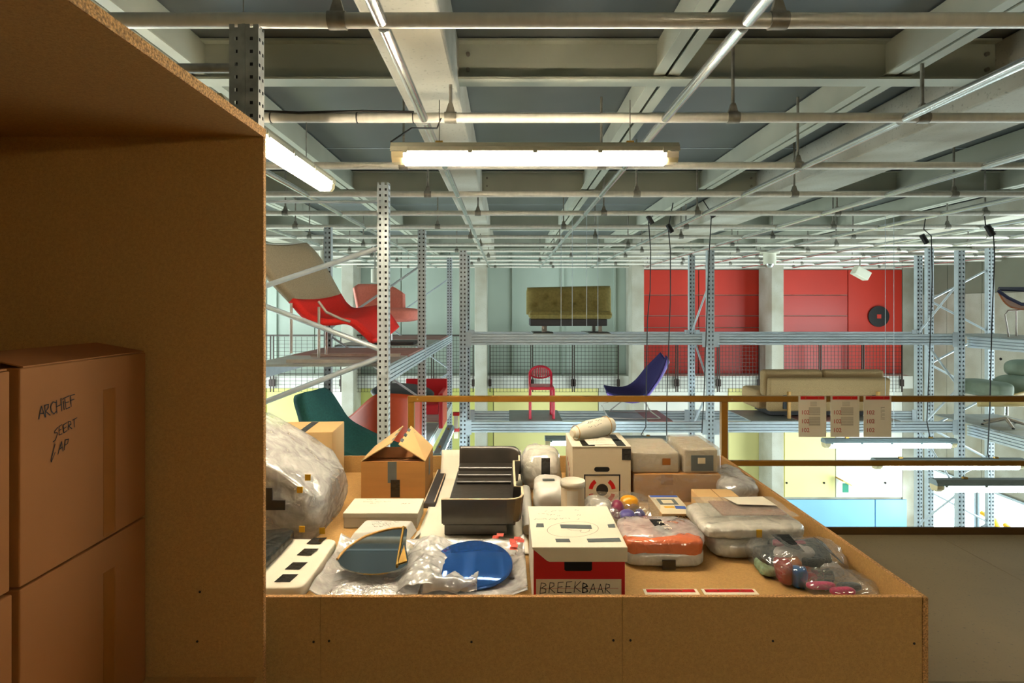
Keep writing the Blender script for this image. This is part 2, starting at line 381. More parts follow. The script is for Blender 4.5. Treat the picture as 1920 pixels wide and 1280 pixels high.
# ------------------------------------------------------------------ the hall: floors, ceiling, walls
ZC=3.42; XL=-10.0; XR=12.3; YB=17.4; ZH=-5.0
def struct(name,loc): return thing(name,loc,None,None,kind='structure')
fl=struct('floor_mezzanine',(1,1,0))
def mezz():
    xs=[-10,-6.4,-4.0,-1.6,0.8,3.2,5.6,8.0,10.4,12.3]; ys=[-3,-1.0,1.44,2.66,4.38]
    for i in range(len(xs)-1):
        for j in range(len(ys)-1):
            G().box(xs[i]+.002,xs[i+1]-.002,ys[j]+.002,ys[j+1]-.002,-.03,0).build('floor_panel','concrete_floor',fl)
    G().box(XL,XR,-3,4.38,-.35,-.032).build('floor_slab','concrete',fl)
    G().box(XL,XR,4.382,4.40,-.35,.052).build('edge_strip','rail_dark',fl)
mezz()
G().box(XL,XR,-3,YB,ZH-.1,ZH).build('floor_hall','hall_floor')['kind']='structure'
ce=struct('ceiling',(1,7,ZC))
CONC=[(-9.0,.4),(-4.75,.4),(-.495,.37),(3.48,.64),(7.7,.5),(11.9,.5)]
def ceil():
    G().box(XL,XR,-3,YB,ZC+.06,ZC+.2).build('roof_slab','concrete',ce)
    proto={}
    for a,b in zip(CONC,CONC[1:]):
        x0=a[0]; x1=b[0]; y=-3.0; k=0
        while y<YB-.2:
            y1=min(y+1.17,YB)
            key=(round(x1-x0,3),round(y1-y,3)); ctr=Vector(((x0+x1)/2,(y+y1)/2,0))
            if key in proto: shift(proto[key][0],ce,ctr-proto[key][1])
            else:
                g=G().box(x0,x1,y+.008,y1-.008,ZC,ZC+.05)
                proto[key]=(g.build('deck_panel','deck',ce),ctr)
            kj=('j',round(x1-x0,3)); cj=Vector(((x0+x1)/2,y,0))
            if kj in proto: shift(proto[kj][0],ce,cj-proto[kj][1])
            else: proto[kj]=(G().box(x0,x1,y-.007,y+.007,ZC-.006,ZC+.02).build('joint_strip','galv',ce),cj)
            y+=1.17
    for x,w in CONC:
        G().box(x-w/2,x+w/2,-3,YB,3.05,ZC-.01).build('concrete_beam','concrete',ce,bevel=.015)
    for y in (.15,3.80,7.45,11.10,14.75):
        for a,b in zip(CONC,CONC[1:]):
            x0=a[0]+a[1]/2; x1=b[0]-b[1]/2
            w=G().box(x0,x1,y-.006,y+.006,3.165,ZC-.012); w.box(x0,x1,y-.06,y+.06,ZC-.022,ZC-.008)
            w=w.build('cross_beam','steel_paint',ce)
            G().box(x0,x1,y-.065,y+.065,3.15,3.165).build('bottom_flange','steel_paint',w)
            if y<8:
                for xx in (x0+.06,x1-.06):
                    for zz in (3.23,3.33): G().cyl((xx,y-.022,zz),(xx,y-.006,zz),.014,8).build('bolt','clamp',w)
    for x in (-7.6,-6.2,-3.4,-2.0,1.02,2.50,5.0,6.3,9.2,10.6):
        w=G().box(x-.05,x-.038,-3,YB,3.19,ZC-.012).box(x+.038,x+.05,-3,YB,3.19,ZC-.012).build('lengthwise_beam','steel_paint',ce)
        G().box(x-.085,x-.012,-3,YB,3.178,3.19).build('bottom_flange','steel_paint',w)
        G().box(x+.012,x+.085,-3,YB,3.178,3.19).build('bottom_flange','steel_paint',w)
ceil()
# far wall: panelled upper storey, slab edge, coloured lower wall, concrete columns
wb_=struct('wall_back',(1,YB,ZH))
def back():
    s=F/YB; xw=lambda px:(px-VX)/s; zw=lambda py:EYE-(py-VY)/s
    G().box(XL,XR,YB+.05,YB+.3,ZH,ZC).build('wall_core','concrete',wb_)
    def pan(px0,px1,z0,z1,m,name='wall_panel',y=YB,t=.05):
        g=.012
        return G().box(xw(px0)+g,xw(px1)-g,y,y+t,z0+g,z1-g).build(name,m,wb_,bevel=.008,seg=1)
    ed=[318,410,500,590,660,752,843,905,962,1055,1152,1180]
    for a,b in zip(ed,ed[1:]): pan(a,b,-.3,ZC-.02,'wall_grey')
    for px in (518,962,1055,1152): G().box(xw(px)-.03,xw(px)+.03,YB-.06,YB-.001,-.3,ZC-.02).build('wall_rib','wall_grey',wb_)
    # red bays
    for a,b in ((1180,1310),(1310,1447)):
        pan(a,b,zw(553),zw(505),'wall_red'); pan(a,b,zw(592),zw(553),'wall_red_gloss'); pan(a,b,zw(614),zw(592),'wall_red_gloss'); pan(a,b,-.3,zw(614),'wall_red_gloss')
    for a,b in ((1447,1590),):
        pan(a,b,zw(553),zw(505),'wall_red'); pan(a,b,zw(592),zw(553),'wall_red_gloss'); pan(a,b,-.3,zw(592),'wall_red_gloss')
    pan(1590,1692,-.3,zw(505),'wall_red'); pan(1180,1692,zw(505),ZC-.02,'wall_white')
    pan(1692,1737,ZH,ZC-.02,'concrete')
    # walkway slab edge
    G().box(XL,xw(1692),16.95,YB-.002,-.66,-.3).build('slab_edge','wall_white',wb_)
    low=[(318,500,'wall_green'),(500,617,'wall_green'),(617,660,'wall_white'),(660,925,'wall_green'),(925,1122,'wall_yellow'),(1122,1190,'wall_white'),(1190,1365,'wall_white'),(1365,1470,'wall_yellow'),(1470,1566,'wall_yellow'),(1566,1692,'wall_white')]
    for a,b,m in low: pan(a,b,-3.95,-.68,m,y=YB-.02)
    for a,b,m in ((318,617,'wall_white'),(617,925,'wall_white'),(925,1190,'wall_white'),(1190,1470,'wall_white'),(1470,1640,'wall_blue'),(1640,1700,'wall_blue')): pan(a,b,ZH,-4.0,m,y=YB-.03)
    for px in (1405,1475,1545,1660,1725):
        for py in (870,905):
            if px>1600 and py==870: continue
            p=P(px,py,YB-.03); G().cyl(p,p+Vector((0,-.012,0)),.03,8).build('formwork_hole','dark',wb_)
    for px in (640,890,1165,1427):
        x0=X_(px+20,16.5) if px>=950 else X_(px,16.5)
        G().box(x0,x0+.34,16.5,17.36,ZH,3.04).build('column','concrete',wb_,bevel=.015)
back()
wr=struct('wall_right',(XR,10,ZH))
def right():
    G().box(XR+.06,XR+.3,-3,YB,ZH,ZC).build('wall_core','concrete',wr)
    for i,(a,b) in enumerate(((13.7,15.2),(15.2,16.4),(16.4,YB-.02))):
        G().box(XR,XR+.06,a+.008,b-.008,-2.9,2.05).build('wall_panel','concrete',wr)
        G().box(XR+.02,XR+.06,a+.008,b-.008,2.06,ZC).build('wall_panel','wall_grey_dark',wr)
    G().box(XR,XR+.06,-3,13.69,2.0,ZC).build('wall_panel','wall_grey_dark',wr)
    G().box(XR,XR+.06,-3,4.35,-.35,2.0).build('wall_panel','concrete',wr)
    for yz in ((14.6,.4),(15.6,-1.2),(14.9,-2.1)): G().cyl((XR-.012,yz[0],yz[1]),(XR,yz[0],yz[1]),.035,8).build('formwork_hole','dark',wr)
right()
def windows():
    # daylit glazing of the street side: low strip in view, tall bays nearer the viewer
    n=1
    for (y0,y1,z0,z1) in ((13.75,15.3,ZH+.1,-2.95),(15.36,17.0,ZH+.1,-2.95),(4.6,7.5,ZH+.1,1.9),(7.6,10.5,ZH+.1,1.9),(10.6,13.6,ZH+.1,1.9)):
        w=thing('window_%d'%n,(XR,(y0+y1)/2,z0),None,None,kind='structure'); n+=1
        G().quad((XR+.04,y1-.06,z0+.06),(XR+.04,y0+.06,z0+.06),(XR+.04,y0+.06,z1-.06),(XR+.04,y1-.06,z1-.06)).build('pane','day',w)
        for q in ((y0,y0+.06,z0,z1),(y1-.06,y1,z0,z1),(y0+.06,y1-.06,z0,z0+.06),(y0+.06,y1-.06,z1-.06,z1)):
            G().box(XR-.02,XR+.058,*q).build('frame','galv',w)
    for (y0,y1) in ((6.0,9.5),(9.6,13.0),(13.1,16.5)):
        w=thing('window_%d'%n,(XL,(y0+y1)/2,-3),None,None,kind='structure'); n+=1
        G().quad((XL-.04,y0+.06,-4.4),(XL-.04,y1-.06,-4.4),(XL-.04,y1-.06,1.9),(XL-.04,y0+.06,1.9)).build('pane','day',w)
        for q in ((y0,y0+.06,-4.46,1.96),(y1-.06,y1,-4.46,1.96),(y0+.06,y1-.06,-4.46,-4.4),(y0+.06,y1-.06,1.9,1.96)):
            G().box(XL-.058,XL+.02,*q).build('frame','galv',w)
windows()
G().box(XL-.3,XL-.06,-3,YB,ZH,ZC).build('wall_left','wall_white')['kind']='structure'
G().box(XL,XR,-3.3,-3,ZH,ZC).build('wall_front','wall_grey_dark')['kind']='structure'
# ------------------------------------------------------------------ pipe grid under the ceiling
def pipes():
    t=thing('ceiling_pipe_grid',(1,7,2.82),'grid of grey steel pipes hung below the whole ceiling','pipe grid')
    ZP=2.85; R=.03; ys=[1.145+1.213*k for k in range(14)]; xs=[-2.0-1.46*5+1.46*k for k in range(16)]
    xs=[x for x in xs if -9.5<x<12]; xs=[-9.3,-7.84,-6.38,-4.92,-3.46,-2.03,-.50,.96,2.41,3.87,5.33,6.79,8.25,9.7,11.2]
    cp=None
    for y in ys:
        if cp is None:
            cp=G().cyl((-9.9,y,ZP),(12.2,y,ZP),R,14).build('cross_pipe','pipe',t); y_first=y
        else: shift(cp,t,(0,y-y_first,0))
    seg=None
    ystart=[-.07]+ys
    for x in xs:
        for y0,y1 in zip(ystart,ystart[1:]):
            if seg is None:
                seg=G().cyl((x,y0+R-.004,ZP-.012),(x,y0+1.213-R+.004,ZP-.012),R*.86,12).build('lengthwise_pipe','pipe_bright',t); sx,sy=x,y0
            else: shift(seg,t,(x-sx,y0-sy,0))
    cl=None; rd=None
    for j,y in enumerate(ys):
        for k,x in enumerate((-8.1,-5.6,-3.0,-.68,1.12,2.59,4.4,6.0,8.2,10.4)):
            xx=x+(.35*math.sin(j*2.3+k) if j>1 else 0)
            if j==1: xx={-.68:-.68,1.12:1.09}.get(x,x)
            if cl is None:
                g=G(); g.cyl((xx-.036,y,ZP),(xx+.036,y,ZP),R+.006,14); g.hexa([(xx-.03,y-.016,ZP+.025),(xx+.03,y-.016,ZP+.025),(xx+.03,y+.016,ZP+.025),(xx-.03,y+.016,ZP+.025)],[(xx-.013,y-.012,ZP+.085),(xx+.013,y-.012,ZP+.085),(xx+.013,y+.012,ZP+.085),(xx-.013,y+.012,ZP+.085)])
                cl=g.build('pipe_clamp','clamp',t); 
                rd=G().cyl((xx,y,ZP+.07),(xx,y,ZC-.01),.011,8).build('hanger_rod','clamp',t); cx,cy=xx,y
            else:
                shift(cl,t,(xx-cx,y-cy,0)); shift(rd,t,(xx-cx,y-cy,0))
pipes()
# ------------------------------------------------------------------ tube lamps
def tube_lamp(p,length,along,label,warm,wires=(),group=None,hang=.3):
    """damp-proof batten lamp: housing, lit diffuser, end caps, clips; p = centre of its underside"""
    x,y,z=p; L=length/2
    t=thing('tube_lamp',p,label,'lamp',group)
    def mk(fn):
        g=G(); fn(g)
        if along=='Y': g.rot(math.pi/2,(x,y,z))
        return g
    hm='lamp_body' if warm else 'lamp_body_cool'
    def prof(g,pts,a,b):
        n=len(pts); vs=[(x+a,y+q[0],z+q[1]) for q in pts]+[(x+b,y+q[0],z+q[1]) for q in pts]
        g.add(vs,[tuple(range(n))[::-1],tuple(range(n,2*n))]+[(i,(i+1)%n,n+(i+1)%n,n+i) for i in range(n)])
    mk(lambda g:prof(g,[(-.055,.062),(.055,.062),(.055,.085),(.035,.112),(-.035,.112),(-.055,.085)],-L,L)).build('housing',hm,t)
    def dif(g):
        q=[(-.05,.06),(-.045,.02),(-.03,.0),(.03,.0),(.045,.02),(.05,.06)]
        for a,b in zip(q,q[1:]): g.quad((x-L+.07,y+a[0],z+a[1]),(x-L+.07,y+b[0],z+b[1]),(x+L-.07,y+b[0],z+b[1]),(x+L-.07,y+a[0],z+a[1]))
    mk(dif).build('diffuser','tube_warm' if warm else 'tube_cool',t)
    for sgn in (-1,1):
        mk(lambda g:prof(g,[(-.05,.06),(-.046,.028),(-.028,.006),(.028,.006),(.046,.028),(.05,.06)],sgn*(L-.07) if sgn>0 else -L+.005,L-.005 if sgn>0 else -L+.07)).build('end_cap','endcap',t)
    for k in range(5):
        u=-L+.08+(length-.16)*k/4
        for w in (-.057,.057): mk(lambda g:g.box(x+u-.012,x+u+.012,y+w-.003,y+w+.003,z+.05,z+.085)).build('clip',hm,t)
    for u in wires:
        u,hg=u if isinstance(u,tuple) else (u,hang)
        mk(lambda g:g.tube([(x+u,y,z+.112),(x+u,y,z+.112+hg)],.003,6)).build('hanger_wire','clamp',t)
        mk(lambda g:g.box(x+u-.02,x+u+.02,y-.012,y+.012,z+.112,z+.128)).build('hanger_bracket','brass',t)
    return t
def lamps():
    zl=2.475
    t=tube_lamp(((X_(735,3.2)+X_(1270,3.2))/2,3.2,zl),1.556,'X','lit tube lamp hanging crosswise above the display table',True,(-.52,.52),hang=.24)
    a=Vector((X_(735,3.2)+.01,3.2,zl+.07))
    G().tube([a,a+Vector((-.02,.02,.06)),a+Vector((.08,.1,.16)),a+Vector((.2,.3,.22)),a+Vector((.22,.35,.3))],.005,6).build('power_cable','black',t)
    tube_lamp((-1.22,3.22,zl),1.57,'Y','lit tube lamp running lengthwise beside the particleboard cabinet',True,((.351,.24),(-.5,.825)))
    cool=[((4.56,7.0,.02),'X','tube lamp hanging just below the left and middle number cards'),((4.63,6.15,0.0),'X','tube lamp seen behind the lower railing bar'),
          ((4.6,5.25,.05),'X','nearest and lowest hanging tube lamp at the right frame edge'),((1.26,7.3,-.02),'X','tube lamp half hidden behind the tall kraft box with a hand hole'),
          ((-.78,7.35,-.05),'Y','tube lamp glowing between the open carton and the black shell')]
    for p,a,l in cool: tube_lamp(p,1.57,a,l,False,(-.5,.5),hang=.02)
    # unseen warm lamp, assumed behind the viewer and added to light the front faces
    tube_lamp((2.2,-1.4,zl),1.57,'X','unseen tube lamp added behind the viewer to light the table front',True,(-.5,.5),hang=.24)
lamps()
# ------------------------------------------------------------------ pallet racks
def perf(g,o,u,w,z0,z1,pitch=.06,hw=.018,hh=.026,stag=False):
    """perforated plate: width w along u from o, two rows of slots"""
    o=Vector(o);u=Vector(u); a=w*.24-hw/2; cols=[0,a,a+hw,w-a-hw,w-a,w]
    n=round((z1-z0)/pitch); up=Vector((0,0,1))
    q=lambda x0,x1,a0,a1:g.quad(o+u*x0+up*a0,o+u*x1+up*a0,o+u*x1+up*a1,o+u*x0+up*a1)
    for k in range(n):
        b=k*pitch
        q(0,w,b,b+pitch-hh); t0=b+pitch-hh; t1=b+pitch
        q(cols[0],cols[1],t0,t1); q(cols[2],cols[3],t0,t1); q(cols[4],cols[5],t0,t1)
def upright(parent,x,y,z0,z1,w=.09,d=.07,perfx=0,m='galv',pt=.06,hw=.018,hh=.026):
    """square open-section upright, centre x, front face at y; slots in the camera face and, with perfx, in one side"""
    z1=z0+round((z1-z0)/pt)*pt
    g=G(); perf(g,(x-w/2,y,z0),(1,0,0),w,z0,z1,pt,hw,hh)
    if perfx>0: perf(g,(x+w/2,y,z0),(0,1,0),d,z0,z1,pt,hw,hh)
    else: g.quad((x+w/2,y,z0),(x+w/2,y+d,z0),(x+w/2,y+d,z1),(x+w/2,y,z1))
    g.quad((x-w/2,y+d,z0),(x-w/2,y,z0),(x-w/2,y,z1),(x-w/2,y+d,z1))
    # pressed flutes beside the slots
    g.box(x-.006,x+.006,y-.004,y+.001,z0,z1)
    o=g.build('upright',m,parent)
    G().box(x-w/2+.002,x+w/2-.002,y+d-.003,y+d,z0,z1).build('slot_shade_plate','base_dark',o)  # added back plate; the shade inside the slots is put into its dark colour
    return o
def beam_x(parent,x0,x1,y,zt,h=.15,t=.05,m='galv'):
    """stepped box beam along X, front face at y"""
    g=G(); g.box(x0,x1,y+.03,y+t,zt-h,zt)
    for a,b in ((.0,.2),(.27,.47),(.54,.74),(.81,1.0)): g.box(x0,x1,y,y+.032,zt-h*b,zt-h*a)
    o=g.build('beam',m,parent)
    for xx,s in ((x0,1),(x1,-1)):
        c=G().box(min(xx,xx+s*.07),max(xx,xx+s*.07),y-.006,y,zt-h-.03,zt+.03).build('beam_connector',m,o)
    return o
def beam_y(parent,x,y0,y1,zt,h=.13,t=.05,m='galv',face=1):
    """stepped box beam along Y, outer face at x looking towards face*X"""
    g=G(); xa=x-face*t; g.box(min(xa,x-face*.03),max(xa,x-face*.03),y0,y1,zt-h,zt)
    for a,b in ((.0,.2),(.27,.47),(.54,.74),(.81,1.0)): g.box(min(x,x-face*.032),max(x,x-face*.032),y0,y1,zt-h*b,zt-h*a)
    return g.build('beam',m,parent)
def brace(parent,p,q,r=.016,m='galv'):
    p=Vector(p);q=Vector(q)
    return G().cyl(p,q,r,8).build('brace',m,parent)
def racks():
    # left rack, runs away from the viewer
    t=thing('pallet_rack',(-1.6,7.8,ZH),'galvanised pallet rack at left carrying the red lounge and pink chair','rack')
    XF=-1.045; XB=-2.2; fr=[(4.95,2.735),(7.2,2.66),(10.7,2.62)]
    for y,top in fr:
        upright(t,XF,y,ZH,top,.095,.075,1,'galv',.05,.018,.02); upright(t,XB,y,ZH,top,.09,.07)
        z=ZH+.3; k=0
        if y<6: zz=[Z_(745,4.99),Z_(683,4.99),Z_(672,4.99),Z_(560,4.99),Z_(560,4.99)]
        for k in range(9):
            a=-4.6+k*.86
            if a+.8>top: break
            if y>6: brace(t,(XB,y+.035,a if k%2 else a+.8),(XF,y+.035,a+.8 if k%2 else a),.014)
        if y<6:
            for (p0,p1) in (((500,535),(716,462)),((500,575),(716,656)),((500,752),(716,668))):
                f=lambda p:P(p[0],p[1],y+.035)
                A=f(p0);B=f(p1); d=(B-A)/(B.x-A.x); A2=A+d*(XB-A.x); B2=A+d*(XF-.04-A.x)
                brace(t,A2,B2,.023)
            brace(t,P(430,378,y+.035),P(716,378,y+.035),.014)
    for zt in (1.185,-.07):
        for (a,b) in ((5.02,7.2),(7.27,10.7)):
            beam_y(t,XF+.045,a,b,zt); beam_y(t,XB-.04,a,b,zt,face=-1)
    for zt in (1.185,-.07):
        for (a,b,m) in ((5.05,6.0,'sheet_grey'),(6.05,7.15,'sheet_pink'),(7.6,8.9,'sheet_grey'),(9.0,10.2,'sheet_pink')):
            G().box(XB-.03,XF+.03,a,b,zt,zt+.018).build('deck_board',m,t)
    # rear rack across the hall, two bays, frames run in depth
    t=thing('pallet_rack',(2.9,8.75,ZH),'galvanised two-bay pallet rack across the hall holding both sofas and the purple chair','rack')
    Y0=8.3; Y1=9.2; xu=[X_(868,Y0),X_(1333,Y0),X_(1803,Y0)]
    for i,x in enumerate(xu):
        upright(t,x,Y0,ZH,2.52,.1,.075)
        upright(t,x,Y1-.06,ZH,2.5,.09,.07)
        z=-4.7; k=0
        while z+.75<2.4:
            z1=z+.75; brace(t,(x,Y0+.05,z if k%2 else z1),(x,Y1-.03,z1 if k%2 else z),.015); z=z1; k+=1
    for zt in (1.31,.07):
        for a,b in zip(xu,xu[1:]):
            beam_x(t,a+.05,b-.05,Y0+.01,zt); beam_x(t,a+.05,b-.05,Y1-.055,zt)
    for px,py0,py1,bx in ((855,773,822,(773,803)),):
        yy=8.22; p=G().box(X_(px-4,yy),X_(px+4,yy),yy,yy+.05,Z_(py1,yy),Z_(py0,yy)).build('marker_tube','white_card',t)
        for b in bx: G().box(X_(px-6,yy),X_(px+6,yy),yy-.008,yy+.058,Z_(b+6,yy),Z_(b,yy)).build('red_band','red_tape',p)
    def board(px0,px1,zt,m,fy=Y0+.07,y1=Y1-.06):
        y=Y0; G().box(X_(px0,y),X_(px1,y),Y0+.015,Y1-.01,zt,zt+.014).build('deck_board',m,t)
    board(955,1055,.07,'sheet_grey'); board(1150,1215,.07,'sheet_grey'); board(1216,1262,.07,'sheet_pink')
    board(1410,1500,.07,'sheet_grey'); board(1502,1600,.07,'sheet_pink'); board(1602,1690,.07,'sheet_grey')
    board(1000,1038,1.31,'sheet_grey'); board(1105,1146,1.31,'sheet_grey')
    # right rack, runs towards the viewer
    t=thing('pallet_rack',(7.1,7.2,ZH),'galvanised pallet rack at the right frame edge with the sage lounge chair','rack')
    XA=6.56; XZ=7.6
    for y in (5.2,9.2):
        upright(t,XZ,y,ZH,2.6,.1,.07)
        upright(t,XA+.09 if y>6 else XA,y,ZH,2.6,.1,.07)
        z=-4.7; k=0
        while z+.5<2.5:
            z1=z+.5; brace(t,(XA+.09,y+.035,z if k%2 else z1),(XZ,y+.035,z1 if k%2 else z),.017); z=z1; k+=1
    for zt in (1.27,.02):
        beam_y(t,XA,5.28,8.36,zt,.15,face=-1); beam_y(t,XZ+.045,5.28,9.2,zt,.15)
        for a,b in ((5.4,6.6),(6.62,7.85),(7.87,9.1)): G().box(XA+.06,XZ,a,b,zt,zt+.016).build('deck_board','sheet_grey',t)
    # upright of the rack that carries the cabinet
    t=thing('rack_frame',(-1.0,2.3,0),'nearest perforated rack frame rising behind the particleboard cabinet','rack frame')
    upright(t,X_(457,2.104),2.104,0,2.72,.105,.05,1,'galv_dark',.046,.011,.012)
    upright(t,X_(457,2.104)-1.0,2.104,0,2.72,.105,.05,0,'galv_dark',.046,.011,.012)
    brace(t,(X_(457,2.25)-1.0,2.13,Z_(128,2.13)),(X_(437,2.104),2.13,Z_(128,2.13)),.018,'galv_dark')
racks()
# ------------------------------------------------------------------ ochre guard rail and its cards
def rail():
    y=4.34; t=thing('guard_rail',(1.6,y,0),'ochre steel guard rail along the mezzanine edge','railing')
    xa=X_(765,y); z=Z_(742,y); zl=Z_(863,y)
    G().box(xa,6.2,y-.02,y+.02,z-.042,z).build('top_rail','rail',t,bevel=.002,seg=1)
    for x in (X_(771,y),X_(1358,y),4.1,6.17):
        p=G().box(x-.024,x+.024,y-.012,y+.03,0,z-.042).build('post','rail',t,bevel=.002,seg=1)
        for dz in (.02,):
            G().cyl((x+.05,y-.021,z-.021),(x+.05,y-.019,z-.021),.006,8).build('screw','clamp',p)
    for a,b in ((X_(771,y)+.024,X_(1358,y)-.024),(X_(1358,y)+.024,4.076),(4.124,6.146)):
        G().box(a,b,y-.015,y+.015,zl-.038,zl).build('lower_rail','rail',t,bevel=.002,seg=1)
    names=('left of the three number cards hanging on the railing, with grey text blocks','middle of the three number cards hanging on the railing','right of the three number cards hanging on the railing, with a narrow text column')
    for i,(p0,p1,lab) in enumerate(((1497,1549,names[0]),(1557,1611,names[1]),(1619,1671,names[2]))):
        yy=y-.026; x0=X_(p0,yy); x1=X_(p1,yy); zt=Z_(742,yy); zb=Z_(819,yy)
        c=thing('number_card',((x0+x1)/2,yy,zb),lab,'card','number cards on the railing')
        G().box(x0,x1,yy-.002,yy,zb,zt).build('card_sheet','white_card',c)
        G().box(x0+.015,x1-.015,yy-.0045,yy-.0025,zt-.026,zt-.002).build('red_strip','red_tape',c)
        for f in (.25,.72): G().cyl((x0+(x1-x0)*f,yy-.006,zt-.014),(x0+(x1-x0)*f,yy-.0045,zt-.014),.004,8).build('pin','brass',c)
        g=G()
        for k in range(3): textmesh(g,'102',(x0+.016,yy-.004,zt-.135-.065*k),(1,0,0),(0,0,1),.043)
        g.build('number_print','ink_red',c)
        g=G()
        if i<2:
            for k in range(5): g.box(x0+.085,x1-.07,yy-.0035,yy-.003,zt-.045-.007*k,zt-.043-.007*k)
            for k in range(17): g.box(x0+.075,x1-.045,yy-.0035,yy-.003,zt-.088-.0075*k-(.01 if k>7 else 0),zt-.0845-.0075*k-(.01 if k>7 else 0))
        else:
            for k in range(10): g.box(x0+.125,x1-.05-.02*(k%3==1),yy-.0035,yy-.003,zt-.085-.0095*k,zt-.082-.0095*k)
        g.build('text_print','text_grey',c)
rail()
# ------------------------------------------------------------------ mesh railing on the far walkway
def mesh_rail():
    y=16.88; t=thing('mesh_railing',(1,y,-.6),'dark wire mesh railing along the far walkway','railing')
    z0=-.75; z1=Z_(631,y); proto=None
    bays=((318,410),(415,508),(512,640),(660,730),(732,810),(812,888),(918,996),(998,1074),(1076,1160),(1190,1268),(1270,1346),(1348,1424),(1468,1537),(1539,1617),(1619,1692))
    for a,b in bays:
        xa=X_(a,y); xb=X_(b,y); g=G(); r=.0045; n=11; w=(xb-xa)
        for k in range(1,n+1):
            xx=xa+w*k/(n+1); g.box(xx-r,xx+r,y-r,y+r,z0,z1)
        for k in range(0,16):
            zz=z0+(z1-z0)*k/15; g.box(xa,xb,y-r*.9,y+r*.9,zz-r,zz+r)
        tag(g.build('wire_mesh','mesh_wire',t),None,None,kind='stuff')
        for xx in (xa+.012,xb-.012):
            p=G().box(xx-.014,xx+.014,y-.02,y+.02,z0,z1+.02).build('post','mesh_wire',t)
            G().box(xx-.04,xx+.04,y-.035,y+.035,Z_(724,y),Z_(711,y)).build('bracket','mesh_wire',p)
    for a,b in ((318,640),(660,888),(918,1160),(1190,1424),(1468,1692)):
        G().box(X_(a,y),X_(b,y),y-.03,y+.03,z1+.02,z1+.06).build('handrail','mesh_wire',t)
mesh_rail()
# ------------------------------------------------------------------ furniture stored on the racks
def cr(pts,t):
    n=len(pts)-1; s=min(int(t*n),n-1); u=t*n-s
    g=lambda i:Vector(pts[max(0,min(n,i))])
    p0,p1,p2,p3=g(s-1),g(s),g(s+1),g(s+2)
    return .5*((2*p1)+(-p0+p2)*u+(2*p0-5*p1+4*p2-p3)*u*u+(-p0+3*p1-3*p2+p3)*u**3)
def loft(A,B,t0=0,t1=1,bow=None,nu=10,nv=16,rnd=0):
    """surface between two space curves; bow bends it along a vector, rnd narrows its ends"""
    bow=Vector(bow) if bow else Vector((0,0,0)); g=G()
    def fn(u,v):
        t=t0+(t1-t0)*v; a=cr(A,t); b=cr(B,t)
        if rnd and v<rnd: u=.5+(u-.5)*(.35+.65*math.sqrt(max(0,1-((rnd-v)/rnd)**2)))
        return a.lerp(b,u)+bow*(1-(2*u-1)**2)
    return g.grid(fn,nu,nv)
def rbox(name,m,parent,x0,x1,y0,y1,z0,z1,r,tilt=0,c=None,axis='X'):
    g=G().box(x0,x1,y0,y1,z0,z1)
    if tilt: g.rot(tilt,c or ((x0+x1)/2,(y0+y1)/2,z0),axis)
    return g.build(name,m,parent,bevel=r,seg=4)
def tubes(name,m,parent,pls,r=.012):
    g=None
    for pl in pls: g=G().tube(pl,r,8); last=g.build(name,m,parent)
    return last
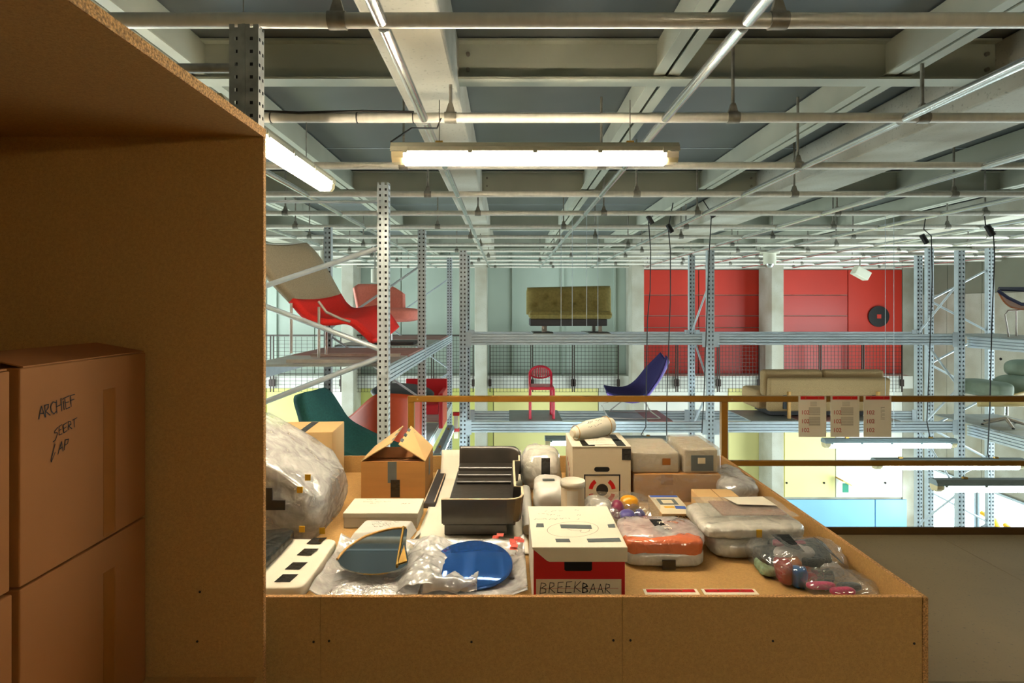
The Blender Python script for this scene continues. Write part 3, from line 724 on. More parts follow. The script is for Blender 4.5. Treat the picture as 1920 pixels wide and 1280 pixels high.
def furniture():
    # red and grey lounge on the left rack
    t=thing('lounge_chair',P(600,672,5.6),'reclined lounge chair with grey back and red seat on the upper left rack','lounge chair')
    ya,yb=5.35,6.1
    A=[P(455,455,ya),P(500,515,ya),P(545,563,ya),P(575,594,ya),P(610,604,ya),P(650,602,ya),P(672,614,ya),P(700,640,ya)]
    B=[P(572,458,yb),P(598,486,yb),P(636,553,yb),P(650,573,yb),P(668,582,yb),P(715,577,yb),P(728,590,yb),P(745,615,yb)]
    loft(A,B,0,2/7,(0,.0,-.03),rnd=0).build('backrest','fab_grey',t,solid=.06)
    loft(A,B,2/7,1,(0,.0,-.03),nv=26).build('seat','fab_red',t,solid=.06)
    tubes('frame_tube','leg_grey',t,[[P(546,568,ya),P(546,662,ya)],[P(598,575,ya),P(598,672,ya)],[P(612,602,5.7),P(612,664,5.7)],[P(597,565,ya),P(612,585,ya),P(640,598,ya),P(657,603,ya)]],.013)
    z=1.204; G().box(X_(548,5.35),X_(735,5.35)-.02,5.2,5.25,z,z+.028).build('base_rail','leg_grey',t); G().box(X_(548,5.35),X_(735,5.35)-.02,5.85,5.9,z,z+.028).build('base_rail','leg_grey',t)
    # pink chair
    t=thing('lounge_chair',P(725,645,7.9),'pink upholstered lounge chair behind the red lounge','lounge chair')
    y=7.95
    g=G(); 
    A=[P(672,592,y-.25),P(663,560,y-.1),P(660,537,y),P(668,533,y)]; 
    prof=lambda u:(.0)
    def back(u,v):
        px=663+(757-663)*u; top=534+16*max(0,(u-.6)/.4)**2+5*max(0,(.1-u)/.1)**2
        py=582+(top-582)*v; yy=y+.12*v-.16*abs(2*u-1)**2+.1
        return P(px+9*(1-v)*(1-u),py,yy)
    G().grid(back,14,8).build('backrest','fab_pink',t,solid=.07)
    blob(P(732,590,y-.15),(.76,.75,.19),.5,.55,.0,seed=2).build('seat','fab_pink',t)
    G().cyl(P(732,601,y-.1),P(732,640,y-.1),.03,10).build('pedestal','chrome',t)
    G().box(X_(690,y),X_(782,y),y-.3,y+.2,1.204,1.24).build('base_plate','base_dark',t,bevel=.01)
    # dark green chaise on the lower left deck
    t=thing('chaise',(-1.55,5.6,-.052),'dark green upholstered chaise seen behind the open carton','lounge chair')
    ya,yb=5.25,5.85
    A=[P(554,732,ya),P(564,770,ya),P(580,815,ya),P(625,850,ya),P(690,872,ya),P(730,885,ya)]
    B=[P(606,722,yb),P(630,760,yb),P(652,790,yb),P(690,812,yb),P(735,832,yb),P(770,845,yb)]
    loft(A,B,0,1,(0,0,-.04),nv=36,rnd=.14).build('seat_shell','fab_green',t,solid=.09)
    tubes('leg','chrome',t,[[P(640,846,ya+.1),P(690,868,ya+.1),P(720,884,ya+.1)],[P(600,838,ya+.1),Vector((X_(600,ya+.1),ya+.1,-.045))],[P(700,876,ya+.1),Vector((X_(700,ya+.1),ya+.1,-.045))],[P(640,790,yb),Vector((X_(640,yb),yb,-.045))],[P(735,838,yb),Vector((X_(735,yb),yb,-.045))]],.014)
    # orange tub shell
    t=thing('shell_chair',(-1.55,6.7,-.052),'orange curved shell chair between the green chaise and red armchair','chair')
    y=6.6
    def sh(u,v):
        px=640+150*u
        top=786-49*min(1,max(0,(u-.02)/.45))**.75 if u<.5 else 737+3*((u-.5)/.5)
        top=786-49*(lambda k:k*k*(3-2*k))(min(1,u/.5)) if u<.5 else 737+6*((u-.5)/.5)**2
        py=835+(top-835)*v; yy=y+.35*(2*u-1)**2+.1*v
        return P(640+150*u-10*(1-v)*(u>.85)*((u-.85)/.15),py,y).lerp(P(640+150*u,py,yy),.9)
    G().grid(sh,30,10).build('shell','fab_orange',t,solid=.02)
    c=X_(715,y); G().cyl((c,y+.2,.1),(c,y+.2,-.045),.03,10).build('pedestal','chrome',t); G().lathe((c,y+.2,-.05),[(.0,.02),(.24,.0),(.24,-.002)],16).build('base_disc','base_dark',t)
    # black oval top
    t=thing('round_table',(-1.55,7.6,-.052),'black oval tabletop tilted behind the orange shell chair','table')
    c=P(755,735,7.6); R=Matrix.Rotation(.08,3,'Y')@Matrix.Rotation(.1,3,'X')
    G().lathe(c,[(0,.03),(.37,.03),(.41,.0),(.39,-.03),(0,-.03)],28,R).build('tabletop','black',t)
    G().cyl(c,(c.x,7.6,-.03),.03,10).build('pedestal','chrome',t); G().lathe((c.x,7.6,-.05),[(.0,.03),(.25,.0),(.25,-.002)],16).build('base_disc','base_dark',t)
    # red armchair
    t=thing('armchair',(-1.45,8.7,-.052),'square red plastic armchair behind the black oval tabletop','chair')
    y=8.6; x0=X_(752,y); x1=X_(833,y)
    rbox('backrest','red_chair',t,x0,x1,y+.4,y+.46,.25,Z_(710,y+.4),.012)
    for a,b in ((x0,x0+.06),(x1-.06,x1)): rbox('arm_panel','red_chair',t,a,b,y-.2,y+.4,-.045,Z_(733,y),.012)
    rbox('seat','red_chair',t,x0+.06,x1-.06,y-.18,y+.4,.15,.3,.02)
    # olive sofa
    t=thing('sofa',P(1068,627,8.75),'olive green tufted two-seat sofa on the upper rack shelf','sofa')
    yb=8.95; x0=X_(991,yb); x1=X_(1141,yb)
    def bk(u,v):
        px=990+152*u; top=543-3*u; py=590+(top-590)*v
        yy=yb+.1*v-.02
        ed=min(u,1-u)*12; yy+= .05*max(0,1-ed)**2+.05*max(0,1-(1-v)*8)**2
        for (bx,by) in ((.22,.68),(.42,.72),(.65,.72),(.1,.35),(.33,.37),(.57,.38),(.8,.38)):
            d=((u-bx)*3)**2+((v-by))**2; yy+=.06*math.exp(-d*70)
        return P(px,py,yy-.12)
    bo=G().grid(bk,64,28).build('backrest','fab_olive',t,solid=.08)
    for (bx,by) in ((.22,.68),(.42,.72),(.65,.72),(.1,.35),(.33,.37),(.57,.38),(.8,.38)):
        c=bk(bx,by); blob(c+Vector((0,-.045,0)),(.03,.02,.03),1,1,0,nu=8,nv=6).build('button','fab_olive',bo)
    rbox('back_shell','fab_olive',t,x0,x1,yb+.02,yb+.14,Z_(592,yb),Z_(541,yb)-.01,.05)
    rbox('seat','fab_olive',t,X_(993,8.42),X_(1148,8.42),8.4,8.93,Z_(598,8.42),Z_(583,8.42),.045)
    G().tube([(X_(994,8.4),8.4,Z_(590,8.4)),(X_(1147,8.4),8.4,Z_(590,8.4))],.009,6).build('seat_piping','fab_olive',t)
    rbox('base','base_dark',t,X_(994,8.45),X_(1138,8.45),8.42,8.95,Z_(611,8.45),Z_(598,8.45),.01)
    for px,yy in ((1019,8.5),(1125,8.5),(1022,8.9),(1113,8.9)): G().box(X_(px,yy)-.025,X_(px,yy)+.025,yy-.03,yy+.03,1.326,1.45).build('leg','leg_grey',t)
    for px in (1018,1122): G().box(X_(px,8.5)-.14,X_(px,8.5)+.14,8.36,8.62,1.326,1.336).build('foot_plate','base_dark',t)
    # red wire chair
    t=thing('wire_chair',P(1016,790,8.6),'small red slatted chair with an arched back on the lower shelf','chair')
    y=8.45; yb=8.8; zs=Z_(729,y); fl_=.085
    xa,xb=X_(994,y),X_(1038,y)
    for x,yy in ((xa,y),(xb,y),(xa+.012,yb),(xb-.012,yb)): G().tube([(x,yy,fl_),(x,yy,zs)],.021,10).build('leg','red_wire',t)
    rbox('seat','red_wire',t,xa-.01,xb+.01,y-.02,yb+.02,zs-.015,zs+.03,.012)
    zt=Z_(687,yb); zm=zs+.17; cx=(xa+xb)/2; hw=(xb-xa)/2-.008
    arch=[(cx-hw,yb,zs),(cx-hw,yb+.02,zm)]+[(cx-hw*math.cos(math.pi*k/16),yb+.04,zm+(zt-zm)*math.sin(math.pi*k/16)) for k in range(1,16)]+[(cx+hw,yb+.02,zm),(cx+hw,yb,zs)]
    G().tube(arch,.018,8).build('back_hoop','red_wire',t)
    for k in range(1,12):
        u=-1+k/6; top=zm+(zt-zm)*math.sqrt(1-u*u)
        G().tube([(cx+hw*u,yb+.03,zs+.11+.05*u*u),(cx+hw*u,yb+.04,top)],.0075,6).build('back_slat','red_wire',t)
    G().tube([(cx+hw*u,yb+.03,zs+.11+.05*u*u) for u in (-1,-.6,-.2,.2,.6,1)],.012,8).build('back_rail','red_wire',t)
    # purple shell chair
    t=thing('shell_chair',P(1190,775,8.7),'purple reclined shell chair on a wire base','lounge chair')
    ya,yb=8.42,8.95
    A=[P(1138,737,ya),P(1160,745,ya),P(1190,751,ya),P(1212,742,ya),P(1233,715,ya),P(1246,690,ya),P(1252,670,ya)]
    B=[P(1134,726,yb),P(1152,729,yb),P(1175,728,yb),P(1194,716,yb),P(1214,692,yb),P(1230,676,yb),P(1242,664,yb)]
    loft(A,B,0,1,(.05,0,-.1),nv=24).build('outer_shell','purple_out',t,solid=.02)
    off=Vector((-.02,.0,.03)); loft([a+off for a in A],[b+off for b in B],.01,.99,(.05,0,-.1),nv=24).build('upholstery','purple_in',t,solid=.025)
    fz=.09
    tubes('wire_leg','leg_grey',t,[[P(1150,748,ya+.05),P(1128,760,ya),Vector((X_(1140,ya),ya,fz+.02)),Vector((X_(1190,ya),ya,fz)),Vector((X_(1236,ya),ya,fz+.01))],[P(1168,750,yb-.1),Vector((X_(1142,yb),yb,fz+.02))],[P(1205,748,ya+.1),Vector((X_(1220,ya),ya,.2)),Vector((X_(1238,ya),ya,fz+.01))],[P(1198,745,yb-.1),Vector((X_(1214,yb),yb,.2)),Vector((X_(1216,yb),yb,fz+.02)),Vector((X_(1180,yb),yb,fz)),Vector((X_(1142,yb),yb,fz+.02))]],.009)
    # beige sofa from behind
    t=thing('sofa',P(1550,790,8.7),'beige tweed sofa seen from behind, above the number cards','sofa')
    y=8.5; x0=X_(1440,y); x1=X_(1668,y)
    rbox('back_shell','fab_beige',t,x0,x1,y,y+.1,Z_(772,y),Z_(708,y),.04,tilt=.1,c=(0,y,Z_(772,y)))
    rbox('back_cushion','fab_beige',t,x0-.02,x0+.86,y+.1,y+.26,Z_(745,y),Z_(700,y+.1)+.05,.05)
    rbox('back_cushion','fab_beige',t,x0+.87,x1,y+.1,y+.26,Z_(745,y),Z_(700,y+.1)+.05,.05)
    rbox('seat','fab_beige',t,X_(1406,9.0),x1-.02,y+.25,y+.85,Z_(762,9.0),Z_(727,9.0),.06)
    rbox('base','base_dark',t,x0+.1,x1-.15,y+.15,y+.7,.1,Z_(768,y+.1),.01)
    for px in (1477,1643):
        lg=G().box(X_(px,y)-.018,X_(px,y)+.018,y-.06,y-.02,.09,Z_(734,y-.04)).build('leg','wood_light',t)
        G().box(X_(px-6,y)-.03,X_(px-6,y)+.02,y-.025,y-.005,Z_(766,y),Z_(733,y)).build('leg_bracket','black',t)
    # sage swivel lounge chair
    t=thing('lounge_chair',P(1880,795,8.25),'sage leather swivel lounge chair with a cream shell at right','lounge chair')
    y=8.25
    blob(P(1922,690,y+.1),(.52,.3,.25),.7,.75,0).build('headrest','fab_sage',t)
    blob(P(1915,726,y+.05),(.72,.35,.36),.6,.7,0).build('back_cushion','fab_sage',t)
    blob(P(1848,727,y),(.34,.7,.22),.45,.5,.01,freq=4).build('seat_cushion','fab_sage',t)
    def cs(u,v):
        a=math.pi*(u); 
        return P(1832+140*u,744+(761-744)*math.sin(v*math.pi/2)-22*max(0,(u-.35)/.65)*(1-v),y-.33+.5*v*0+.25*(1-math.sin(math.pi*min(1,u+.1)))*.3+.3*v)
    G().grid(cs,18,8).build('seat_shell','cream_shell',t,solid=.02)
    blob(P(1905,748,y+.05),(1.0,.62,.16),.7,.8,0).build('under_shell','cream_shell',t)
    px=1886; G().cyl(P(px,758,y),P(px,778,y),.028,12).build('pedestal','chrome',t)
    c=Vector((X_(px,y),y,.07))
    for k in range(5):
        a=2*math.pi*k/5+.5; e=c+Vector((.3*math.cos(a),.3*math.sin(a),-.02)); G().tube([c+Vector((0,0,.06)),c.lerp(e,.5)+Vector((0,0,.03)),e],[.024,.02,.014],8).build('base_arm','leg_grey',t)
        G().cyl(e,(e.x,e.y,.037),.018,8).build('caster','black',t)
    # navy chair
    t=thing('shell_chair',P(1900,630,8.2),'wooden shell chair with navy pad at the right frame edge','chair')
    y=8.2
    A=[P(1872,548,y-.25),P(1885,568,y-.25),P(1905,578,y-.25),P(1950,578,y-.25),P(1985,545,y-.25)]
    B=[P(1872,541,y+.2),P(1890,560,y+.2),P(1905,568,y+.2),P(1950,568,y+.2),P(1985,535,y+.2)]
    loft(A,B,0,1,(0,0,0),nv=20).build('seat_shell','wood',t,solid=.018)
    o=Vector((.02,0,.03)); 
    G().tube([P(1872,545,y-.27),P(1890,558,y-.27),P(1915,570,y-.27),P(1955,572,y-.27)],.022,8).build('pad_edge','fab_navy',t)
    G().slab([P(1870,545,y+.1),P(1960,549,y+.1),P(1960,540,y+.35),P(1872,540,y+.35)],(0,0,.02)).build('back_pad','fab_navy',t,bevel=.008)
    for pl in ([P(1917,581,y-.15),P(1890,582,y-.15),P(1884,590,y-.15),Vector((X_(1874,y),y-.15,1.288))],[P(1905,579,y+.1),Vector((X_(1917,y),y+.1,1.288))],[P(1950,579,y-.15),Vector((X_(1965,y),y-.15,1.288))],[P(1950,576,y+.15),Vector((X_(1960,y),y+.15,1.288))]):
        G().tube(pl,.011,8).build('leg','leg_grey',t)
furniture()
# ------------------------------------------------------------------ small things hung in the hall
def hangers():
    t=thing('ceiling_camera',(X_(1443,12.06),12.06,2.45),'white dome security camera hanging from the pipe grid','camera')
    c=Vector((X_(1443,12.06),12.06,0))
    G().cyl(c+Vector((0,0,2.79)),c+Vector((0,0,2.82)),.19,20).build('mount_plate','cam_white',t)
    G().cyl(c+Vector((0,0,2.575)),c+Vector((0,0,2.79)),.125,20).build('housing','cam_white',t)
    G().lathe(c+Vector((0,0,2.575)),[(.085,.0),(.08,-.03),(.055,-.065),(.0,-.08)],18).build('dome','chrome',t)
    for px,yy,py0,py1,lab in ((703,10.85,504,530,'grey cylinder spotlight above the pink chair'),(607,9.64,470,492,'grey cylinder spotlight beside the rack post')):
        z0=Z_(py1,yy); z1=Z_(py0,yy); x=X_(px,yy)
        s=thing('cylinder_spotlight',(x,yy,z0),lab,'spotlight','cylinder spotlights')
        G().cyl((x,yy,z0),(x,yy,z1),.072,16).build('housing','cam_white',s); G().cyl((x,yy,z1),(x,yy,2.82),.012,8).build('stem','clamp',s)
    y=13.2; c=P(1614,512,y); R=.55
    t=thing('loudspeaker',c,'cream loudspeaker box tilted in front of the red wall','speaker')
    G().box(c.x-.17,c.x+.17,y-.1,y+.1,c.z-.1,c.z+.1).rot(.5,c,'Y').build('cabinet','cam_white',t,bevel=.015)
    G().tube([c+Vector((-.02,0,.1)),c+Vector((-.02,0,.2)),(c.x-.02,y,2.82)],.014,8).build('bracket','clamp',t)
    # black disc on the red wall
    y=YB-.02; c=P(1647,593,y)
    t=thing('wall_disc',c,'black disc with a red square centre on the red wall','sign')
    G().cyl((c.x,y,c.z),(c.x,y-.03,c.z),.31,32).build('disc','black',t)
    G().box(c.x-.06,c.x+.06,y-.038,y-.03,c.z-.06,c.z+.06).build('centre','wall_red',t)
    # exit sign
    y=16.9; c=P(1588,900,y)
    t=thing('exit_sign',c,'small green emergency exit sign on the white lower wall','sign')
    G().slab([P(1581,900,y),P(1597,909,y),P(1597,911,y),P(1581,903,y)],(0,.4,0)).build('lamp_body','brass',t)
    G().box(X_(1584,y),X_(1595,y),y+.1,y+.12,Z_(925,y),Z_(908,y)).build('sign_plate','sign_green',t)
    # yellow mark on the street window
    y0=14.3; t=G(); x=XR-.03
    t.tube([(x,15.15,Z_(965,15.0)),(x,14.75,Z_(968,15.0)),(x,14.65,Z_(980,15)),(x,14.7,Z_(990,15))],.06,6); t.tube([(x,14.45,Z_(968,15.0)),(x,14.1,Z_(978,15.0)),(x,14.0,Z_(990,15))],.06,6)
    tag(t.build('window_lettering','sign_yellow'),'yellow curved lettering on the bright street window','lettering')
    # power cables of the hanging lamps
    def cable(pts,lab,plug=None):
        c=thing('power_cable',pts[-1],lab,'cable')
        G().tube(pts,.0065,6).build('cord','black',c)
        if plug is not None: G().cyl(Vector(plug)+Vector((-.03,0,.05)),Vector(plug)+Vector((.03,0,-.05)),.03,8).build('plug','black',c)
    y=7.3; k=lambda px,py,yy=7.3:P(px,py,yy)
    cable([k(1230,395),k(1216,415),k(1220,470),k(1219,545),k(1214,600),k(1212,700),k(1211,800),k(1202,815),k(1212,820),k(1250,818)],'black cable hanging left of the pair beside the olive sofa',k(1219,412))
    cable([k(1262,380),k(1253,428),k(1257,470),k(1257,560),k(1254,640),k(1250,760),k(1250,822)],'black cable hanging in front of the red wall left part',k(1256,428))
    cable([k(1318,375),k(1334,400),k(1330,470),k(1325,600),k(1320,740),k(1316,812)],'black cable hanging along the middle rack upright',k(1334,400))
    y=7.0
    cable([k(1735,410,y),k(1732,430,y),k(1746,442,y),k(1748,520,y),k(1744,640,y),k(1738,790,y),k(1743,818,y),k(1765,828,y),k(1790,828,y)],'black cable hanging near the black disc',k(1733,448,y))
    y=6.15
    cable([k(1846,405,y),k(1848,422,y),k(1862,428,y),k(1865,480,y),k(1860,600,y),k(1856,760,y),k(1852,850,y),k(1856,862,y),k(1880,864,y)],'black cable hanging at far right before the navy chair',k(1856,432,y))
    # cable tied along the second cross pipe
    y=3.57; yy=y-.03
    t=thing('tied_cable',P(640,210,y),'black cable tied along the pipe beside the cabinet','cable')
    G().tube([P(490,208,yy),P(560,211,yy),P(680,208,yy),P(776,210,yy)],.007,6).build('cord','black',t)
    for px in (509,670,775): G().cyl((X_(px,y)-.003,y,2.85),(X_(px,y)+.003,y,2.85),.034,12).build('cable_tie','black',t)
    # thin steel wires
    nth=('first','second','third','fourth')
    def wire(px,py,lab):
        y=7.21; x=X_(px,y); tag(G().tube([(x,y,2.825),(x,y,Z_(py,y))],.003,5).build('steel_wire','galv'),lab,'wire','thin steel wires')
    for k,px in enumerate((1052,1073,1100,1121)): wire(px,612,nth[k]+' of four thin steel wires before the olive sofa, counted from the left')
    for k,px in enumerate((1660,1676)): wire(px,800,('left','right')[k]+' of two thin steel wires hanging beside the black disc')
hangers()
# ------------------------------------------------------------------ particleboard cabinet with archive boxes
def cabinet():
    t=thing('storage_cabinet',(-1.5,1.2,0),'tall open particleboard cabinet filling the left of the picture','cabinet')
    xr=-.865; xl=-2.1; zt=2.302
    G().box(xl,xr,2.08,2.10,0,zt).build('end_panel','chip',t)
    G().box(xr,xr+.003,2.08,2.10,0,zt).build('end_panel_edge','chip_edge',t)
    G().box(xl,xr,-.2,2.10,zt,zt+.032).build('top_board','chip',t)
    G().box(xr,xr+.004,-.2,2.10,zt,zt+.032).build('top_board_edge','chip_edge',t)
    G().box(xl-.02,xl,-.2,2.10,0,zt+.032).build('back_panel','chip',t)
    G().box(xl,xr-.02,-.2,2.08,.37,.388).build('shelf','chip',t)
    G().box(xl,xr,-.22,-.2,0,zt+.032).build('end_panel','chip',t)
    for px,py in ((375,1109),(370,1202)):
        p=P(px,py,2.08); G().cyl(p,p+Vector((0,-.002,0)),.004,8).build('screw','ink',t)
    xf=-1.268
    def carton(y0,y1,z0,z1,lab,text=False,flap=0,dx=0):
        c=thing('archive_carton',((xf-.2),(y0+y1)/2,z0),lab,'box','archive cartons in the cabinet')
        x1=xf+dx; x0=x1-.36
        g=G(); g.box(x0,x1,y0,y1,z0,z1); g.build('carton_body','card_dark',c,bevel=.004,seg=2)
        # top flaps standing slightly proud
        if z0>.9:
            G().slab([(x1,y0+.01,z1),(x1,y1-.01,z1+.002),(x1-.16,y1-.02,z1+.012+flap),(x1-.16,y0+.02,z1+.012+flap)],(0,0,.004)).build('flap','card_dark',c)
            G().slab([(x0,y1-.01,z1+.002),(x0,y0+.01,z1),(x0+.16,y0+.02,z1+.014),(x0+.16,y1-.02,z1+.014)],(0,0,.004)).build('flap','card_dark',c)
        yt=y0+.56*(y1-y0)+.045
        G().box(x1,x1+.0008,yt-.028,yt+.028,z0+.01,z1-.1).build('packing_tape','tape_brown',c)
        if text:
            g=G(); N_=(1,0,0); x=x1+.0015
            strokes(g,'ARCHiEF',(x,y0+.062,z1-.145),(0,1,.12),(0,-.1,1),.034,.0028,N_,.05,1,.62)
            strokes(g,'GEERT',(x,y0+.115,z1-.205),(0,1,.15),(0,-.1,1),.024,.0026,N_,.05,2,.75)
            strokes(g,'LAP',(x,y0+.105,z1-.26),(0,1,.2),(0,.1,1),.03,.0026,N_,.05,3,.8)
            g.build('handwriting','ink',c)
    carton(1.528,2.062,.968,1.54,'upper archive carton with handwriting, next to the cabinet end panel',True,.02)
    carton(.98,1.512,.968,1.535,'upper archive carton cut off by the left frame edge',False,0,-.012)
    carton(1.528,2.062,.39,.962,'lower archive carton next to the cabinet end panel',False,0,.0)
    carton(.98,1.512,.39,.96,'lower archive carton cut off by the left frame edge',False,0,-.006)
cabinet()
# ------------------------------------------------------------------ display table (tray)
TZ=.515
def tray():
    t=thing('display_table',(0,3.2,0),'low particleboard display table with a raised rim, holding wrapped objects','table')
    xl=-1.75; xr=1.53; zt=.63
    cuts=[xl,X_(601,2.16),X_(1167,2.16),xr]
    for a,b in zip(cuts,cuts[1:]):
        G().box(a+.0008,b-.0008,2.16,2.18,0,zt).build('front_panel','chip',t)
    G().box(xl,xr,2.161,2.179,zt,zt+.0015).build('front_panel_edge','chip_edge',t)
    G().box(xr,xr+.02,2.16,4.22,0,zt).build('side_panel','chip',t)
    G().box(xr,xr+.02,2.16,4.22,zt,zt+.0015).build('side_panel_edge','chip_edge',t)
    G().box(xr,xr+.02,2.157,2.16,0,zt).build('side_panel_edge','chip_edge',t)
    G().box(xl-.02,xl,2.16,4.22,0,zt).build('side_panel','chip',t)
    for a,b in ((xl,-.3),(-.298,xr)): G().box(a,b,4.2,4.22,0,zt).build('rear_panel','chip',t)
    for a,b in ((xl,-.687),(-.685,.424),(.426,xr)): G().box(a,b-.001,2.18,4.2,TZ-.02,TZ).build('table_board','chip',t)
    for px,py in ((588,1203),(617,1201),(884,1203),(1150,1200),(1182,1200),(1449,1201),(1714,1206)):
        p=P(px,py,2.16); G().cyl(p,p+Vector((0,-.0015,0)),.0045,8).build('screw','ink',t)
tray()
# ------------------------------------------------------------------ things on the table
def box_thing(name,loc,lab,cat,group=None): return thing(name,loc,lab,cat,group)
def items():
    Z=TZ+.001
    # --- large bubble-wrapped bundle, far left
    t=thing('bubble_wrapped_bundle',(-1.15,3.2,Z),'large bundle in bubble wrap with yellow stickers beside the cabinet','parcel')
    def bundle(u,v,k=1,wr=1):
        th=u*2*math.pi; sp=lambda a,e: math.copysign(abs(a)**e,a)
        cx,cy=-1.28,3.22; ex=.34*k; ey=.29*k
        rv=min(1,v/.85); x=cx+ex*sp(math.cos(th),.26); y=cy+ey*sp(math.sin(th),.26)
        bulge=1+.05*math.sin(rv*3.1)-.06*(1-rv)**2*(wr)
        x=cx+(x-cx)*bulge; y=cy+(y-cy)*bulge
        if v>.85: s=1-(v-.85)/.15; x=cx+(x-cx)*s; y=cy+(y-cy)*s
        zt=1.07-.32*max(0,min(1,(x+1.38)/.45))**1.2-.05*max(0,(3.1-y)/.2)
        z=Z+(zt*k**.3-Z)*rv
        p=Vector((x,y,z)); r=lambda f,s_:.5-abs(nz(p,f,s_))
        d=wr*(.03*r(4.5,3)+.014*r(11,4)+.005*r(27,5)-.02)
        n=Vector((math.cos(th)*(1 if v<.9 else .3),math.sin(th)*(1 if v<.9 else .3),max(0,v-.7)*2))
        p=p+n*d; p.z=max(Z,p.z); return p
    G().grid(bundle,110,60,closeu=True).build('bubble_wrap','bubble',t)
    G().grid(lambda u,v:bundle(u,v,.88,0),30,16,closeu=True).build('packed_object','grey_obj',t)
    for px,py,Y in ((577,895,2.9),(562,918,2.9),(566,992,2.9),(604,995,2.9)):
        p=P(px,py,Y-.03); G().box(p.x-.014,p.x+.014,p.y,p.y+.003,p.z-.015,p.z+.015).build('yellow_sticker','tape_yellow',t)
    for px0,px1,py0,py1 in ((490,510,915,938),(490,534,938,956)):
        Y=2.86; G().box(X_(px0,Y),X_(px1,Y),Y,Y+.01,Z_(py1,Y),Z_(py0,Y)).build('black_part','black',t)
    # --- kraft carton behind the bundle
    t=thing('kraft_carton',(-1.25,3.95,Z),'plain kraft carton with black tape half hidden behind the bubble-wrapped bundle','box')
    c=P(643,795,4.0); g=G().box(-1.52,-1.13,3.77,4.12,Z,.895).rot(.06,(-1.3,3.9,0)); g.build('carton_body','card_light',t,bevel=.004)
    g=G().box(-1.35,-1.30,3.76,4.1,.8955,.8965).rot(.06,(-1.3,3.9,0)); g.build('tape','tape_black',t)
    # --- open carton with roof-like flaps
    t=thing('open_carton',(-.70,3.81,Z),'brown open carton with flaps raised like a roof','box')
    x0,x1,y0,y1,z1=-.898,-.503,3.62,4.0,.745; th=.005
    G().box(x0,x1,y0,y0+th,Z,z1).build('front_wall','card',t); G().box(x0,x1,y1-th,y1,Z,z1).build('rear_wall','card',t)
    G().box(x0,x0+th,y0+th,y1-th,Z,z1).build('side_wall','card',t); G().box(x1-th,x1,y0+th,y1-th,Z,z1).build('side_wall','card',t)
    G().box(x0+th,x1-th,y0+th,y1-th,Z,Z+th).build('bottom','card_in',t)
    fa=G().slab([(x0,y0,z1),(-.712,y0+.02,.855),(-.705,y1-.0,.885),(x0,y1,z1)],(-.002,0,.005)).build('side_flap','card_light',t)
    fb=G().slab([(x1,y0,z1),(x1,y1,z1),(-.655,y1,.885),(-.672,y0+.02,.845)],(.002,0,.005)).build('side_flap','card_light',t)
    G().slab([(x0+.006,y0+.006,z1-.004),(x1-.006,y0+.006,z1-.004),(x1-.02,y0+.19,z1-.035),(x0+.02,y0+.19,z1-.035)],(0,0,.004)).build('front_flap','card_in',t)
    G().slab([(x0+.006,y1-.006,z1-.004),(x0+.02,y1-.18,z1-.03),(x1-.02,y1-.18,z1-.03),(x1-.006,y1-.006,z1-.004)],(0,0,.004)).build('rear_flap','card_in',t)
    xa=X_(727,y0); 
    G().box(xa,xa+.055,y0-.001,y0,Z_(905,y0),z1).build('black_tape','tape_grey',t)
    G().box(xa+.018,xa+.075,y0-.0018,y0-.0008,Z_(932,y0),Z_(899,y0)).build('black_tape','tape_black',t)
    for k in range(3):
        f=.08+.28*k; e0=Vector((-.674,y0+.02,.853)); e1=Vector((-.657,y1,.893)); a=e0.lerp(e1,f+.05); b=e0.lerp(e1,f+.2); dn=Vector((.045,0,-.032))
        G().slab([a,b,b+dn,a+dn],(.0006,0,.0012)).build('tape_piece','tape_grey',fb)
        e0=Vector((-.712,y0+.02,.861)); e1=Vector((-.705,y1,.891)); a=e0.lerp(e1,f+.05); b=e0.lerp(e1,f+.2); dn=Vector((-.03,0,-.02))
        G().slab([a,a+dn,b+dn,b],(-.0006,0,.0012)).build('tape_piece','tape_grey',fa)
    G().box(x1+.0005,x1+.0015,y0+.16,y0+.22,z1-.13,z1-.02).build('black_tape','tape_grey',t)
    # --- dark flat bar
    t=thing('flat_frame_bar',(-.455,3.8,Z),'long dark flat bar with pale edges beside the open carton','bar')
    G().box(-.492,-.422,3.45,4.17,Z,Z+.03).build('bar','base_dark',t,bevel=.003); G().box(-.43,-.424,3.47,4.15,Z+.0301,Z+.032).build('pale_edge','ply_edge',t); G().box(-.49,-.484,3.47,4.15,Z+.0301,Z+.032).build('pale_edge','ply_edge',t)
    # --- flat white carton
    t=thing('flat_white_carton',(-.67,3.26,Z),'flat white carton with handwriting on its lid','box')
    g=G().box(-.872,-.478,3.14,3.375,Z,Z+.055).build('carton_body','white_card',t,bevel=.003)
    G().box(-.876,-.474,3.136,3.379,Z+.056,Z+.082).build('lid','white_card',t,bevel=.003)
    g=G(); scribble(g,(-.80,3.345,Z+.0828),(1,0,0),(0,1,0),.06,.014,.0022,(0,0,1),1,1); scribble(g,(-.81,3.31,Z+.0828),(1,0,0),(0,1,0),.16,.014,.0022,(0,0,1),2,3); scribble(g,(-.77,3.285,Z+.0828),(1,0,0),(0,1,0),.06,.014,.0022,(0,0,1),3,1)
    scribble(g,(-.59,3.28,Z+.0828),(1,0,0),(0,1,0),.05,.01,.004,(0,0,1),4,1); g.build('handwriting','ink_grey',t)
    # --- plastic mailer
    t=thing('plastic_mailer',(-.65,3.0,Z),'silvery white plastic mailer in front of the flat white carton','parcel')
    g=G()
